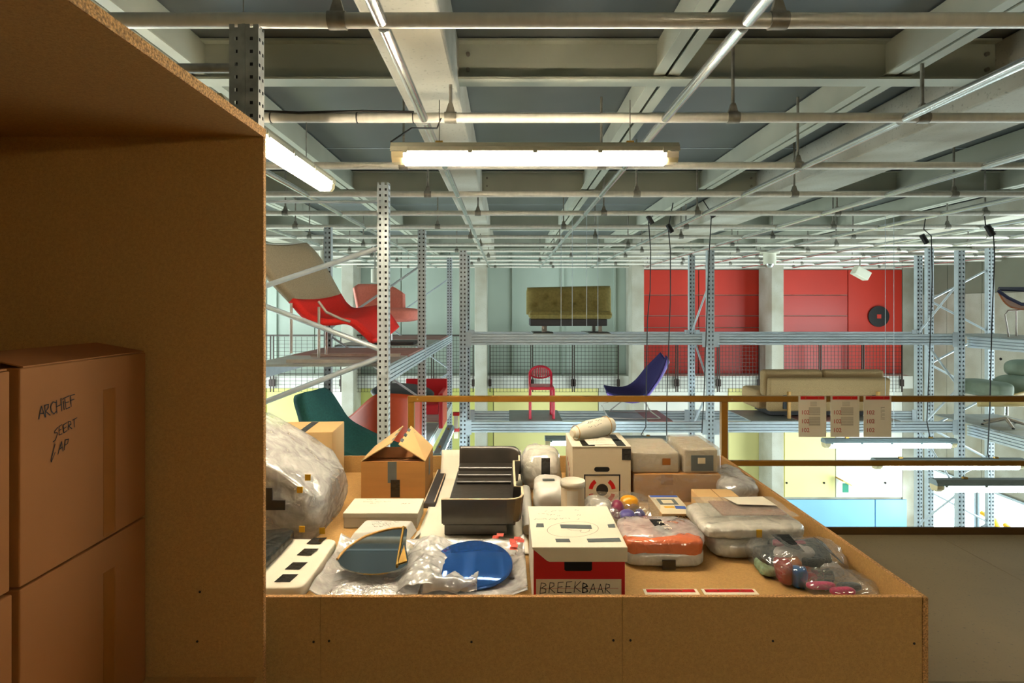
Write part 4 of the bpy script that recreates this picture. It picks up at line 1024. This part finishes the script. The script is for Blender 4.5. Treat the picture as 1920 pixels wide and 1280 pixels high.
    g.hexa([(-.80,2.90,Z),(-.50,2.92,Z),(-.47,3.10,Z),(-.77,3.12,Z)],[(-.765,2.945,Z+.055),(-.525,2.955,Z+.055),(-.50,3.10,Z+.055),(-.745,3.11,Z+.055)]); g.build('wrapper','mailer',t,bevel=.008,seg=3)
    G().slab([(-.81,2.895,Z+.001),(-.50,2.915,Z+.001),(-.49,2.885,Z+.006),(-.80,2.86,Z+.004)],(0,0,.003)).build('wrapper_fold','mailer',t)
    G().slab([(-.475,2.95,Z+.004),(-.44,2.985,Z+.03),(-.445,3.03,Z+.03),(-.468,3.08,Z+.004)],(0,0,.003)).build('wrapper_fold','mailer',t)
    g=G()
    for k in range(3): scribble(g,(-.71+.01*k,3.07-.03*k,Z+.0557),(1,.02,0),(0,1,0),.15-.03*k,.016,.0026,(0,0,1),11+k,2)
    g.build('handwriting','ink',t)
    # --- white flat parcel with black tape, front left
    t=thing('taped_white_parcel',(-1.05,2.62,Z),'flat white wrapped parcel with black tape squares beside the cabinet','parcel')
    blob((-1.03,2.61,Z+.028),(.42,.5,.062),.25,.18,.006,7,3,nu=60,nv=20,floor=Z,fine=.002).build('wrapper','paper',t)
    for k,yy in enumerate((2.82,2.69,2.545,2.43)):
        xx=-.95+.0*k; g=G(); g.slab([(xx,yy-.035,Z+.0605),(xx+.065,yy-.035,Z+.0605),(xx+.075,yy+.035,Z+.0605),(xx+.01,yy+.035,Z+.0605)],(0,0,.001)); g.build('black_tape','tape_black',t)
    t=tag(blob((-1.12,2.62,Z+.085),(.2,.5,.055),.5,.4,.012,9,6,nu=50,nv=18,floor=Z+.062,fine=.006).build('black_plastic_bag','bagdark'),'black crinkled plastic bag lying on the white taped parcel','bag')
    # --- printed paper
    t=tag(sheet(-.80,-.47,2.72,2.88,lambda x,y,u,v:Z+.004+.006*(1+nz((x,y,0),14,2)),20,12).build('printed_paper','green_print',solid=.0012),'crumpled pale printed paper in front of the plastic mailer','paper')
    # --- mirror in bubble wrap
    t=thing('wrapped_mirror',(-.58,2.6,Z),'lens-shaped mirror lying in opened bubble wrap','mirror')
    sheet(-.80,-.36,2.37,2.83,lambda x,y,u,v:Z+.003+.03*(u*(1-u)*v*(1-v)*8)+.014*(1+nz((x,y,1),9,2))+.05*max(0,(v-.75)/.25)**2+.03*max(0,(.12-u)/.12),50,50).build('bubble_wrap','bubble',t,solid=.003)
    ln=[]; tilt=lambda px,py:None
    ctl=[(-.735,2.545),(-.715,2.62),(-.65,2.71),(-.55,2.765),(-.475,2.775)]
    pts=[tuple(cr([(*c,0) for c in ctl],k/14)[:2]) for k in range(15)]+[tuple(cr([(*c,0) for c in [(-.468,2.76),(-.452,2.63),(-.425,2.515),(-.50,2.462),(-.60,2.455),(-.69,2.49),(-.735,2.545)]],k/18)[:2]) for k in range(18)]
    pz=lambda y:Z+.062+(y-2.45)*.22
    G().slab([(x,y,pz(y)) for x,y in pts[::-1]],(0,0,.006)).build('mirror_glass','mirror',t)
    G().tube([(a[0],a[1],pz(a[1])+.006) for a in pts[:15]],.006,6).build('wood_rim','wood_light',t)
    G().tube([(-.488,2.775,pz(2.775)+.01),(-.468,2.50,pz(2.5)+.01)],.006,8).build('hinge','brass',t)
    G().slab([(-.462,2.64,pz(2.64)+.008),(-.43,2.53,pz(2.53)+.008),(-.465,2.51,pz(2.51)+.008)],(0,0,.003)).build('hinge_plate','brass',t)
    tag(sheet(-.48,-.2,2.38,2.80,lambda x,y,u,v:Z+.035+.05*math.sin(u*3.1)*(.3+.7*v)+.03*(.5-abs(nz((x,y,2),9,5)))+.012*(.5-abs(nz((x,y,2),25,5)))-.03*(abs(u-.5)*2)**2,60,60).build('bubble_wrap_sheet','bubble',solid=.003),'crumpled bubble wrap folded between the lens mirror and the blue disc','bubble wrap')
    # --- blue mirror
    t=thing('blue_mirror',(-.15,2.57,Z),'round blue glass mirror lying in bubble wrap','mirror')
    sheet(-.36,.085,2.36,2.83,lambda x,y,u,v:Z+.003+.012*(1+nz((x,y,3),10,2))+.045*max(0,(v-.7)/.3)**2+.03*max(0,(u-.85)/.15),44,44).build('bubble_wrap','bubble',t,solid=.003)
    c=Vector((-.15,2.575,Z+.055)); R=Matrix.Rotation(.16,3,'X')
    G().lathe(c,[(0,.01),(.17,.01),(.178,.004),(.178,-.004),(0,-.006)],40,R).build('mirror_disc','blue_glass',t)
    for k in range(9):
        rnd=random.Random(k); x=.02+.05*rnd.random(); y=2.66+.13*rnd.random(); z=Z+.07+.03*rnd.random()
        if k<2: x,y=-.05+.02*k,2.80
        G().slab([(x-.018,y-.01,z),(x+.014,y-.012,z),(x+.016,y+.008,z+.006),(x-.016,y+.01,z+.006)],(0,0,.001)).build('red_tape_print','red_print',t)
    sheet(-.34,-.12,2.37,2.50,lambda x,y,u,v:Z+.07+.03*(.5-abs(nz((x,y,4),11,2)))+.012*(.5-abs(nz((x,y,4),28,3)))-.03*v-.05*max(0,(.25-v)/.25)**2,40,30).build('bubble_wrap_fold','bubble',t,solid=.003)
    # --- white packing paper under the black shell
    t=tag(sheet(-.46,.105,2.80,4.17,lambda x,y,u,v:Z+.003+.0035*(1+nz((x,y,0),7,1))+(.16*max(0,(v-.88)/.12)**2),30,60).build('packing_paper','paper',solid=.0012),'large sheet of white packing paper under the black moulded shell','paper')
    # --- black moulded shell
    Z2=Z+.012
    t=thing('moulded_shell',(-.15,3.4,Z2),'black moulded shell with pale cut edges on white paper','shell')
    G().box(-.32,.0,3.01,3.86,Z2,.588).build('plinth','black_shell',t,bevel=.006)
    G().box(-.326,.045,2.985,3.9,.588,.612).build('floor_plate','black_shell',t,bevel=.006)
    pl=[(-.33,2.955),(.0,2.955),(.045,2.965),(.075,2.99),(.088,3.03),(.088,3.17),(.05,3.175),(.05,3.70),(.085,3.705),(.088,3.86)]
    def inner(i):
        a=Vector(pl[max(0,i-1)]); b=Vector(pl[min(len(pl)-1,i+1)]); d=(b-a).normalized(); return Vector(pl[i])+Vector((-d.y,d.x))*.012
    for i in range(len(pl)-1):
        p,q=pl[i],pl[i+1]; pi,qi=inner(i),inner(i+1); zt=.727
        tp=lambda P_,z:(P_[0],P_[1],z); k=.012
        sk=lambda P_:(P_[0]-(.014 if P_[0]>.02 else 0),P_[1]+(.02 if P_[1]<3.05 else 0))
        G().hexa([(*sk(p),.60),(*sk(q),.60),(*sk(qi),.60),(*sk(pi),.60)],[(*p,zt),(*q,zt),(*qi,zt),(*pi,zt)]).build('wall','black_shell',t)
        G().hexa([(*p,zt),(*q,zt),(*qi,zt),(*pi,zt)],[(*p,zt+.004),(*q,zt+.004),(*qi,zt+.004),(*pi,zt+.004)]).build('pale_edge','ply_edge',t)
    for k,(y,z) in enumerate(((3.60,.63),(3.68,.65),(3.76,.672))): 
        G().box(-.31,.045,y,3.875,.612,z).build('step','black_shell',t,bevel=.01,seg=3)
    g=G()
    def rp(u,v):
        x=-.312+.40*u; return Vector((x,3.87+.02*v-.05*max(0,(u-.82)/.18)**2,.612+.165*v-.03*max(0,(u-.9)/.1)**2*v))
    g.grid(rp,24,6); g.build('rear_panel','black_shell',t,solid=.012)
    # --- wrapped rolls
    t=thing('wrapped_sculpture',(.25,3.82,Z),'domed object in clear bubble wrap with a black brush mark','parcel')
    blob((.225,3.86,Z+.13),(.26,.32,.27),.75,.8,.02,9,4,nu=50,nv=30,floor=Z,fine=.008).build('bubble_wrap','bubble_dense',t)
    y=3.70; G().box(X_(1015,y),X_(1031,y),y-.012,y-.006,Z_(893,y),Z_(858,y)).build('brush_mark','tape_black',t)
    t=thing('wrapped_roll',(.21,3.45,Z),'white wrapped bundle with grey tape between the black shell and the tube','parcel')
    blob((.25,3.47,Z+.08),(.19,.34,.17),.6,.5,.012,9,9,nu=50,nv=26,floor=Z,fine=.006).build('wrapper','mailer',t)
    for yy,w in ((3.36,.1),): 
        G().box(.21,.28,yy+.06,yy+.09,Z+.17,Z+.174).build('grey_tape','tape_grey',t)
    t=tag(G().tube([(.108,3.0,Z+.045),(.112,3.25,Z+.046),(.115,3.5,Z+.05),(.117,3.64,Z+.05)],[.026,.03,.032,.03],12).build('foam_roll','mailer'),'thin white foam roll lying along the black shell','roll')
    # --- cardboard tube
    t=thing('cardboard_tube',(.36,3.2,Z),'upright cream cardboard tube with a lid behind the fragile box','tube')
    x=X_(1074,3.2); zt=Z_(900,3.2)
    G().cyl((x,3.2,Z),(x,3.2,zt-.03),.064,28).build('tube_body','kraft_white',t)
    G().lathe((x,3.2,zt-.03),[(.064,0),(.067,.0),(.067,.03),(.063,.03),(.062,.022),(.0,.022)],28).build('lid','white_card',t)
    g=G()
    for k in range(14):
        a=-2.2+.9*k/13; b=-2.2+.9*(k+1)/13; f=lambda a,z:(x+.0646*math.cos(a),3.2+.0646*math.sin(a),z); g.quad(f(a,Z+.01),f(b,Z+.01),f(b,zt-.04),f(a,zt-.04))
    g.build('paper_label','white_card',t)
    # --- tall kraft box with target print
    t=thing('tall_kraft_box',(.57,3.75,Z),'tall kraft box with hand hole and red arc print','box')
    x0,x1,y0,y1,zt=X_(1073,3.55),X_(1183,3.55),3.55,3.94,.851
    G().box(x0,x1,y0,y1,Z,zt).build('carton_body','kraft_white',t,bevel=.003)
    G().box(x0-.002,x1+.002,y0-.002,y1,zt+.0005,zt+.005).build('lid','white_card',t)
    yy=y0-.0012; U=(1,0,0); V=(0,0,1)
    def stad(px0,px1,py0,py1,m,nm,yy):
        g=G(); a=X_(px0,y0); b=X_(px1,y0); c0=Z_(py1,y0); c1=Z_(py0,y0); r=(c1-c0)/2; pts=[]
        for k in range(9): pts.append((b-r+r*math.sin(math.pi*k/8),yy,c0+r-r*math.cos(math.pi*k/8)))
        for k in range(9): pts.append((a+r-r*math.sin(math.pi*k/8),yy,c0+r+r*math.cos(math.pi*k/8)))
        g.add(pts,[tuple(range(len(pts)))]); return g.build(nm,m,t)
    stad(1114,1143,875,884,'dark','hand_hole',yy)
    G().box(X_(1166,y0),x1,y0-.002,y0-.001,Z_(862,y0),Z_(841,y0)).build('black_tape','tape_black',t)
    g=G(); a,b,c1=X_(1095,y0),X_(1163,y0),Z_(889,y0); c0=c1-.22; w=.008
    for q in ((a,b,c1-w,c1),(a,a+w,c0,c1),(b-w,b,c0,c1),(a,b,c0,c0+w)): g.quad((q[0],yy,q[2]),(q[1],yy,q[2]),(q[1],yy,q[3]),(q[0],yy,q[3]))
    cx=(a+b)/2; cz=Z_(918,y0); g.disc((cx,yy,cz),U,V,.036); g.build('black_print','ink',t)
    g=G()
    for a0,a1 in ((.15,.95),(2.19,2.99),(3.4,4.1),(5.3,6.0)): g.disc((cx,yy,cz-.005),U,V,.082,10,.058,a0,a1)
    g.build('red_print','red_tape',t)
    xs=x0-.0012; g=G()
    for k in range(5):
        z=zt-.12-.022*k; y=y0+.27-.045*k; g.quad((xs,y,z),(xs,y-.03,z-.004),(xs,y-.03,z-.03),(xs,y,z-.026))
    g.build('side_print','ink_red',t)
    for q in ((1092,1116,826,836),(1150,1163,815,826),(1157,1174,824,836)):
        ym=3.6; Yb=(EYE-zt-.005)*F/(q[2]-VY); Ya=(EYE-zt-.005)*F/(q[3]-VY)
        G().box(X_(q[0],Ya),X_(q[1],Ya),Ya,Yb,zt+.0052,zt+.0062).build('black_tape','tape_black',t)
    p=thing('note_sheet',(.58,3.62,zt),'handwritten paper note lying on the tall kraft box','paper')
    zz=zt+.008; G().slab([(.50,3.575,zz),(.66,3.585,zz),(.625,3.75,zz+.006),(.485,3.72,zz+.004)],(0,0,.001)).build('sheet','paper',p)
    g=G(); [scribble(g,(.51,3.71-.03*k,zz+.0075-.0008*k),(1,0,0),(0,1,0),.11,.014,.002,(0,0,1),30+k,3) for k in range(4)]; g.build('handwriting','ink_grey',p)
    # paper-wrapped roll on that box
    p=thing('paper_roll_parcel',(.55,3.8,zt),'rolled parcel in translucent paper with handwriting on the tall kraft box','parcel')
    A=Vector((.42,3.70,zt+.052)); B=Vector((.69,3.86,zt+.075)); d=(B-A).normalized(); 
    n=9; pts=[A+(B-A)*k/(n-1) for k in range(n)]; rr=[.03,.042,.052,.06,.062,.062,.06,.056,.045]
    g=G(); g.tube(pts,rr,20)
    for i,v in enumerate(g.v): g.v[i]=v+Vector((0,0,.006*nz(v,18,3)))
    g.build('paper_wrap','paper',p)
    cap=A-d*.004; G().tube([A-d*.012,A],[.022,.03],14).build('roll_end','cream',p)
    for tt in (.06,.84):
        c=A+(B-A)*tt; r=.045 if tt<.5 else .062; u=d.cross(Vector((0,0,1))).normalized(); w=Vector((0,0,1))
        G().tube([c+(u*math.cos(a)+w*math.sin(a))*r for a in [math.pi*2*k/20 for k in range(21)]],.0025,5).build('rubber_band','wood_light',p)
    g=G(); up=Vector((d.y,-d.x,0)).normalized()
    for k in range(2):
        o=A+(B-A)*.25+up*(.042+.012*k)+Vector((0,0,.05-.026*k)); scribble(g,o,d,(0,0,1),.13-.02*k,.016,.0022,up*.7+Vector((0,0,.6)),50+k,2)
    g.build('handwriting','ink',p)
    # --- fragile box
    t=thing('fragile_box',(.28,2.5,Z),'white and red archive box marked BREEKBAAR at the front of the table','box')
    x0,x1,y0,y1,zt=.103,.458,2.268,2.725,.768
    G().box(x0,x1,y0,y1,Z,zt-.002).build('box_body','white_card',t,bevel=.002)
    G().box(x0+.002,x1-.001,y0-.0012,y0-.0002,Z,zt-.004).build('red_front','red_card',t)
    G().box(x0-.004,x1+.008,y0-.006,y1+.004,zt,zt+.005).build('lid','white_card',t)
    zl=zt-.051; lid=[(x0-.004,zt),(x0+.05,zl+.006),(x0+.062,zl),(x1+.008,zl),(x1+.008,zt)]
    G().slab([(a,y0-.006,b) for a,b in lid],(0,.003,0)).build('lid_front_flap','cream',t)
    G().slab([(x1+.005,y0-.003,zl),(x1+.005,y0+.1,zt-.03),(x1+.005,y1,zt-.03),(x1+.005,y1,zt),(x1+.005,y0-.003,zt)],(.003,0,0)).build('lid_side_flap','white_card',t)
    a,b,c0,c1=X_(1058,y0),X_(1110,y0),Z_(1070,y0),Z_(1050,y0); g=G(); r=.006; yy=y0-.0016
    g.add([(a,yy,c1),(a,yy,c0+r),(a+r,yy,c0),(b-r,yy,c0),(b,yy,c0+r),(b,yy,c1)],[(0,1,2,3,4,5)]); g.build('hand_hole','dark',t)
    la,lb,lz=X_(1005,y0),X_(1165,y0),Z_(1085,y0)
    G().box(la,lb,y0-.0022,y0-.0014,Z+.03,lz).build('label_panel','cream',t,bevel=.0003)
    g=G(); yq=y0-.0028
    for k in range(3): g.box(la+.015,lb-.012,yq,yq+.0003,lz-.036-.028*k,lz-.0348-.028*k)
    g.build('ruled_lines','ink_red',t)
    g=G(); strokes(g,'BREEK',(la+.016,yq-.0004,lz-.055),(1,0,.04),(.08,0,1),.042,.0026,(0,-1,0),.04,4,.78); strokes(g,'BAAR',(la+.178,yq-.0004,lz-.052),(1,0,-.02),(.05,0,1),.036,.0026,(0,-1,0),.04,6,.82)
    strokes(g,'B',(la+.181,yq-.0004,lz-.050),(1,0,0),(.05,0,1),.034,.003,(0,-1,0),.08,9,.8); g.build('handwriting','ink',t)
    zz=zt+.0056
    def ontop(px,py): Y=(EYE-zz)*F/(py-VY); return (X_(px,Y),Y,zz)
    for q in ([(1006,981),(1005,988),(1020,988),(1019,981)],[(1050,983),(1052,990),(1110,991),(1108,984)],[(1139,983),(1141,989),(1154,989),(1152,982)],[(1041,1010),(1043,1016),(1070,1016),(1067,1010)],[(1100,1010),(1103,1016),(1165,1015),(1161,1008)]):
        G().slab([ontop(*p) for p in q],(0,0,.0008)).build('grey_tape','tape_grey',t)
    g=G(); pts=[]
    for k in range(33):
        a=2*math.pi*k/32; pts.append(Vector(ontop(1074+48*math.cos(a)+2*math.sin(a),992-14.5*math.sin(a)-2*math.cos(a)*.6)))
    w=.0016
    def rib(pts):
        for a,b in zip(pts,pts[1:]):
            dd=(b-a).normalized().cross(Vector((0,0,1)))*w/2; g.quad(a-dd,b-dd,b+dd,a+dd)
    rib(pts); rib([Vector(ontop(*p)) for p in ((1064,991),(1072,994),(1085,995),(1090,993),(1088,997),(1096,998),(1104,996),(1106,992))])
    g.build('drawn_circle','ink_grey',t)
    g=G()
    for k,(px,py,n) in enumerate(((1035,958,.05),(1022,960,.035),(1009,964,.05),(1025,966,.04),(1001,974,.11),(1045,968,.015),(1050,973,.05),(1078,957,.02),(1082,966,.02),(1082,974,.018))): scribble(g,ontop(px,py),(1,0,0),(0,1,0),n,.016,.0018,(0,0,1),70+k,2)
    g.build('handwriting','ink',t)
    # --- clear bag with coloured toys
    t=thing('toy_bag',(.62,3.15,Z),'clear plastic bag with yellow, plum and violet pieces','bag')
    y=3.15
    blob((.63,3.18,Z+.07),(.40,.40,.16),.75,.7,.03,8,12,nu=56,nv=30,floor=Z,fine=.012).build('plastic_film','clear',t)
    blob((.50,3.22,Z+.08),(.15,.18,.12),.8,.8,.02,12,3,floor=Z+.004,nu=30,nv=18).build('crumpled_film','bubble_dense',t)
    for px,py,Y,sx,sz,m in ((1158,955,3.08,.07,.1,'col_purple'),(1180,946,3.15,.11,.1,'col_yellow'),(1176,965,3.02,.08,.05,'col_violet'),(1200,965,3.1,.05,.06,'col_violet')):
        blob(P(px,py,Y),(sx,.09,sz),.9,.9,.004,10,int(px)).build('toy_piece',m,t)
    p=P(1213,968,3.0); tag(G().lathe((p.x,p.y,Z),[(0,.11),(.03,.105),(.045,.09),(.04,.05),(.036,.0),(0,.0)],20).build('rose_cup','col_rose'),'rose pink plastic cup beside the orange bubble parcel','cup')
    # --- printed toy box
    t=thing('printed_box',(.89,3.2,Z),'small cream printed box with blue stripe and drawing on top','box')
    x0,x1,y0,y1,zt=.807,.972,3.05,3.35,.624
    G().box(x0,x1,y0,y1,Z,zt).build('carton_body','card_light',t,bevel=.002)
    zz=zt+.0005
    G().box(x0+.002,x1-.002,y0+.002,y1-.002,zt,zz).build('printed_face','cream',t)
    G().box(x0+.006,x1-.004,y1-.035,y1-.004,zz,zz+.0006).build('blue_stripe','blue_print',t)
    g=G(); cx,cy=x0+.08,y0+.19; 
    for q in ((-.05,.05,.03,.05),(-.05,.05,-.05,-.03),(-.05,-.03,-.03,.03),(.03,.05,-.03,.03)): g.box(cx+q[0],cx+q[1],cy+q[2],cy+q[3],zz,zz+.0006)
    g.build('grey_print','tape_grey',t)
    G().box(x0+.04,x0+.095,y0+.09,y0+.115,zz,zz+.0006).build('orange_print','sign_yellow',t)
    G().slab([(x0+.095,y0+.075,zz),(x0+.15,y0+.07,zz),(x0+.155,y0+.115,zz),(x0+.1,y0+.125,zz)],(0,0,.0006)).build('blue_print','blue_print',t)
    g=G(); [scribble(g,(x0+.045,y0-.0008,zt-.02-.018*k),(1,0,0),(0,0,1),.09,.009,.0022 if k else .004,(0,-1,0),90+k,3) for k in range(3)]; g.build('lettering','ink',t)
    # --- orange bubble parcel
    t=thing('orange_parcel',(.73,2.84,Z),'parcel in orange and clear bubble wrap with black tape','parcel')
    blob((.725,2.80,Z+.037),(.38,.30,.076),.4,.4,.008,9,21,nu=60,nv=24,floor=Z,fine=.004).build('inner_wrap','bubble_dense',t)
    blob((.725,2.80,Z+.08),(.36,.285,.095),.35,.3,.008,9,22,nu=70,nv=26,floor=Z+.035,fine=.004).build('orange_wrap','bubble_orange',t)
    blob((.735,2.83,Z+.098),(.39,.28,.075),.5,.45,.01,9,24,nu=70,nv=26,floor=Z+.07,fine=.005).build('bubble_wrap','bubble',t)
    G().slab([(.715,2.72,Z+.129),(.77,2.715,Z+.127),(.755,2.88,Z+.139),(.70,2.88,Z+.139)],(0,0,.003)).build('black_tape','tape_black',t)
    G().box(.70,.76,2.637,2.643,Z+.003,Z+.045).build('black_tape','tape_black',t)
    g=G(); strokes(g,'RTE',(.73,2.84,Z+.1425),(.3,-1,-.06),(1,.3,0),.028,.005,(0,0,1),.1,3,1.2); g.build('white_marks','white_card',t)
    # --- wrapped kraft boxes at the rear right
    t=thing('wrapped_wide_box',(1.0,3.75,Z),'wide kraft box in clear plastic at the rear right corner','box')
    G().box(.775,1.30,3.56,4.02,Z,.682).build('carton_body','card',t,bevel=.004)
    G().box(X_(1240,3.555),X_(1262,3.555),3.557,3.56,.62,.683).build('packing_tape','tape_brown',t)
    g=G().grid(lambda u,v:(.765+.55*u,3.545+.006*nz((u*4,v*3,0),2,1),Z+.002+.172*v),24,12); g.build('plastic_film','wrap_clear',t)
    blob((1.39,3.66,Z+.07),(.24,.44,.17),.6,.6,.03,7,31,nu=44,nv=24,floor=Z,fine=.012).build('loose_film','bubble',t)
    t=thing('wrapped_small_box',(.92,3.7,.684),'kraft box in clear plastic stacked beside the tall kraft box','box')
    G().box(.775,1.055,3.6,3.98,.684,.806).build('carton_body','kraft_white',t,bevel=.006)
    blob((.915,3.79,.748),(.3,.41,.13),.12,.14,.004,12,5,nu=60,nv=24,floor=.684).build('plastic_film','wrap_clear',t)
    G().box(.95,1.0,3.58,3.582,.735,.775).build('packing_tape','tape_brown',t)
    t=thing('wrapped_deep_box',(1.19,3.8,.684),'kraft box in clear plastic stacked nearest the railing post','box')
    G().box(1.09,1.295,3.6,3.97,.684,.825).build('carton_body','kraft_white',t,bevel=.006)
    blob((1.195,3.785,.76),(.235,.41,.155),.12,.14,.004,12,7,nu=60,nv=24,floor=.684).build('plastic_film','wrap_clear',t)
    G().box(1.125,1.26,3.575,3.578,.70,.795).build('grey_label','tape_grey',t); G().box(1.165,1.21,3.572,3.575,.745,.78).build('pale_label','cream',t)
    # --- plain kraft box right
    t=thing('plain_kraft_box',(1.2,3.33,Z),'plain low kraft box behind the bubble-wrapped stack','box')
    G().box(1.09,1.32,3.2,3.47,Z,.624).build('carton_body','card_light',t,bevel=.004); G().box(1.203,1.207,3.2,3.47,.6242,.6248).build('flap_joint','card_in',t)
    # --- bubble wrapped stack
    t=thing('bubble_parcel',(1.19,2.92,Z),'lower of two stacked bubble-wrapped parcels at right','parcel','stacked bubble parcels')
    blob((1.185,2.90,Z+.043),(.42,.32,.09),.45,.35,.012,8,41,nu=64,nv=24,floor=Z,fine=.006).build('bubble_wrap','bubble_dense',t)
    t=thing('bubble_parcel',(1.17,2.91,Z+.088),'upper of two stacked bubble-wrapped parcels at right, with a yellow sticker','parcel','stacked bubble parcels')
    blob((1.17,2.915,Z+.124),(.49,.35,.074),.45,.35,.012,8,43,nu=64,nv=24,floor=Z+.088,fine=.006).build('bubble_wrap','bubble_dense',t)
    G().box(1.165,1.19,2.732,2.737,Z+.11,Z+.145).build('yellow_sticker','tape_yellow',t)
    t=thing('sleeve_parcel',(1.19,2.96,Z+.163),'flat brown goods in a clear sleeve on the bubble-wrapped stack','parcel')
    G().box(1.05,1.37,2.86,3.06,Z+.165,Z+.174).build('brown_goods','brown_goods',t,bevel=.004)
    sheet(.97,1.40,2.80,3.09,lambda x,y,u,v:Z+.177+.006*(1+nz((x,y,2),12,4)),40,30).build('clear_sleeve','wrap_clear',t)
    G().slab([(1.16,2.95,Z+.191),(1.35,2.93,Z+.191),(1.34,3.07,Z+.191),(1.13,3.06,Z+.191)],(0,0,.001)).build('white_paper','paper',t)
    # --- clear bag with dark and bright toys
    t=thing('clear_bag',(1.3,2.58,Z),'clear plastic bag of dark, blue and red pieces with black tape','bag')
    blob((1.29,2.60,Z+.07),(.40,.33,.155),.7,.75,.025,8,51,nu=64,nv=28,floor=Z,fine=.012).build('plastic_film','clear',t)
    rnd=random.Random(5)
    pcs=[(1.19,2.52,.05,.05,.1,.09,'col_red'),(1.235,2.475,.04,.05,.06,.085,'col_blue'),(1.30,2.50,.035,.12,.08,.06,'col_red'),(1.27,2.60,.085,.18,.1,.06,'grey_obj'),(1.36,2.63,.08,.14,.14,.08,'col_dark'),(1.18,2.66,.05,.1,.14,.06,'col_dark'),(1.40,2.56,.05,.1,.1,.05,'grey_obj'),(1.30,2.72,.06,.16,.08,.07,'col_dark'),(1.33,2.56,.075,.12,.06,.05,'col_dark'),(1.24,2.56,.07,.06,.12,.05,'wood'),(1.34,2.49,.05,.08,.05,.05,'col_dark'),(1.42,2.65,.04,.08,.1,.05,'wood'),(1.15,2.60,.03,.07,.1,.04,'green_print'),(1.28,2.66,.11,.14,.05,.03,'col_purple')]
    for k,(x,y,z,sx,sy,sz,m) in enumerate(pcs):
        blob((x,y,Z+z),(sx,sy,sz),.45,.5,.022,14,k+60,nu=24,nv=14,floor=Z+.003,fine=.006).build('packed_piece',m,t)
    G().slab([(1.22,2.56,Z+.138),(1.28,2.52,Z+.13),(1.27,2.64,Z+.158),(1.20,2.66,Z+.15)],(0,0,.003)).build('black_tape','tape_black',t)
    G().slab([(1.41,2.55,Z+.11),(1.45,2.52,Z+.075),(1.43,2.66,Z+.12),(1.39,2.66,Z+.14)],(0,0,.003)).build('black_tape','tape_black',t)
    t=thing('clear_bag',(1.36,2.36,Z),'small clear bag with pink and grey strips at the front right corner','bag')
    blob((1.36,2.40,Z+.045),(.28,.2,.09),.7,.7,.018,10,71,nu=50,nv=22,floor=Z,fine=.008).build('plastic_film','clear',t)
    for x,y,sx,m in ((1.29,2.41,.12,'col_pink'),(1.40,2.40,.10,'col_dark'),(1.35,2.36,.1,'col_pink')): blob((x,y,Z+.04),(sx,.035,.03),.6,.6,.002,12,3,nu=16,nv=10).build('packed_piece',m,t)
    # --- cards on the board
    for px0,px1,lab in ((1200,1303,'left white card with red strip lying on the table board'),(1309,1415,'right white card with red strip lying on the table board')):
        Y=2.46; x0=X_(px0+5,Y); x1=x0+.225
        c=thing('number_card',((x0+x1)/2,2.33,Z),lab,'card','number cards on the table')
        G().box(x0,x1,2.19,2.46,Z,Z+.002).build('card_sheet','white_card',c)
        G().box(x0+.012,x1-.012,2.43,2.455,Z+.002,Z+.0028).build('red_strip','red_tape',c)
        for f in (.3,.7): G().cyl((x0+(x1-x0)*f,2.443,Z+.0028),(x0+(x1-x0)*f,2.443,Z+.0045),.004,8).build('pin','brass',c)
items()
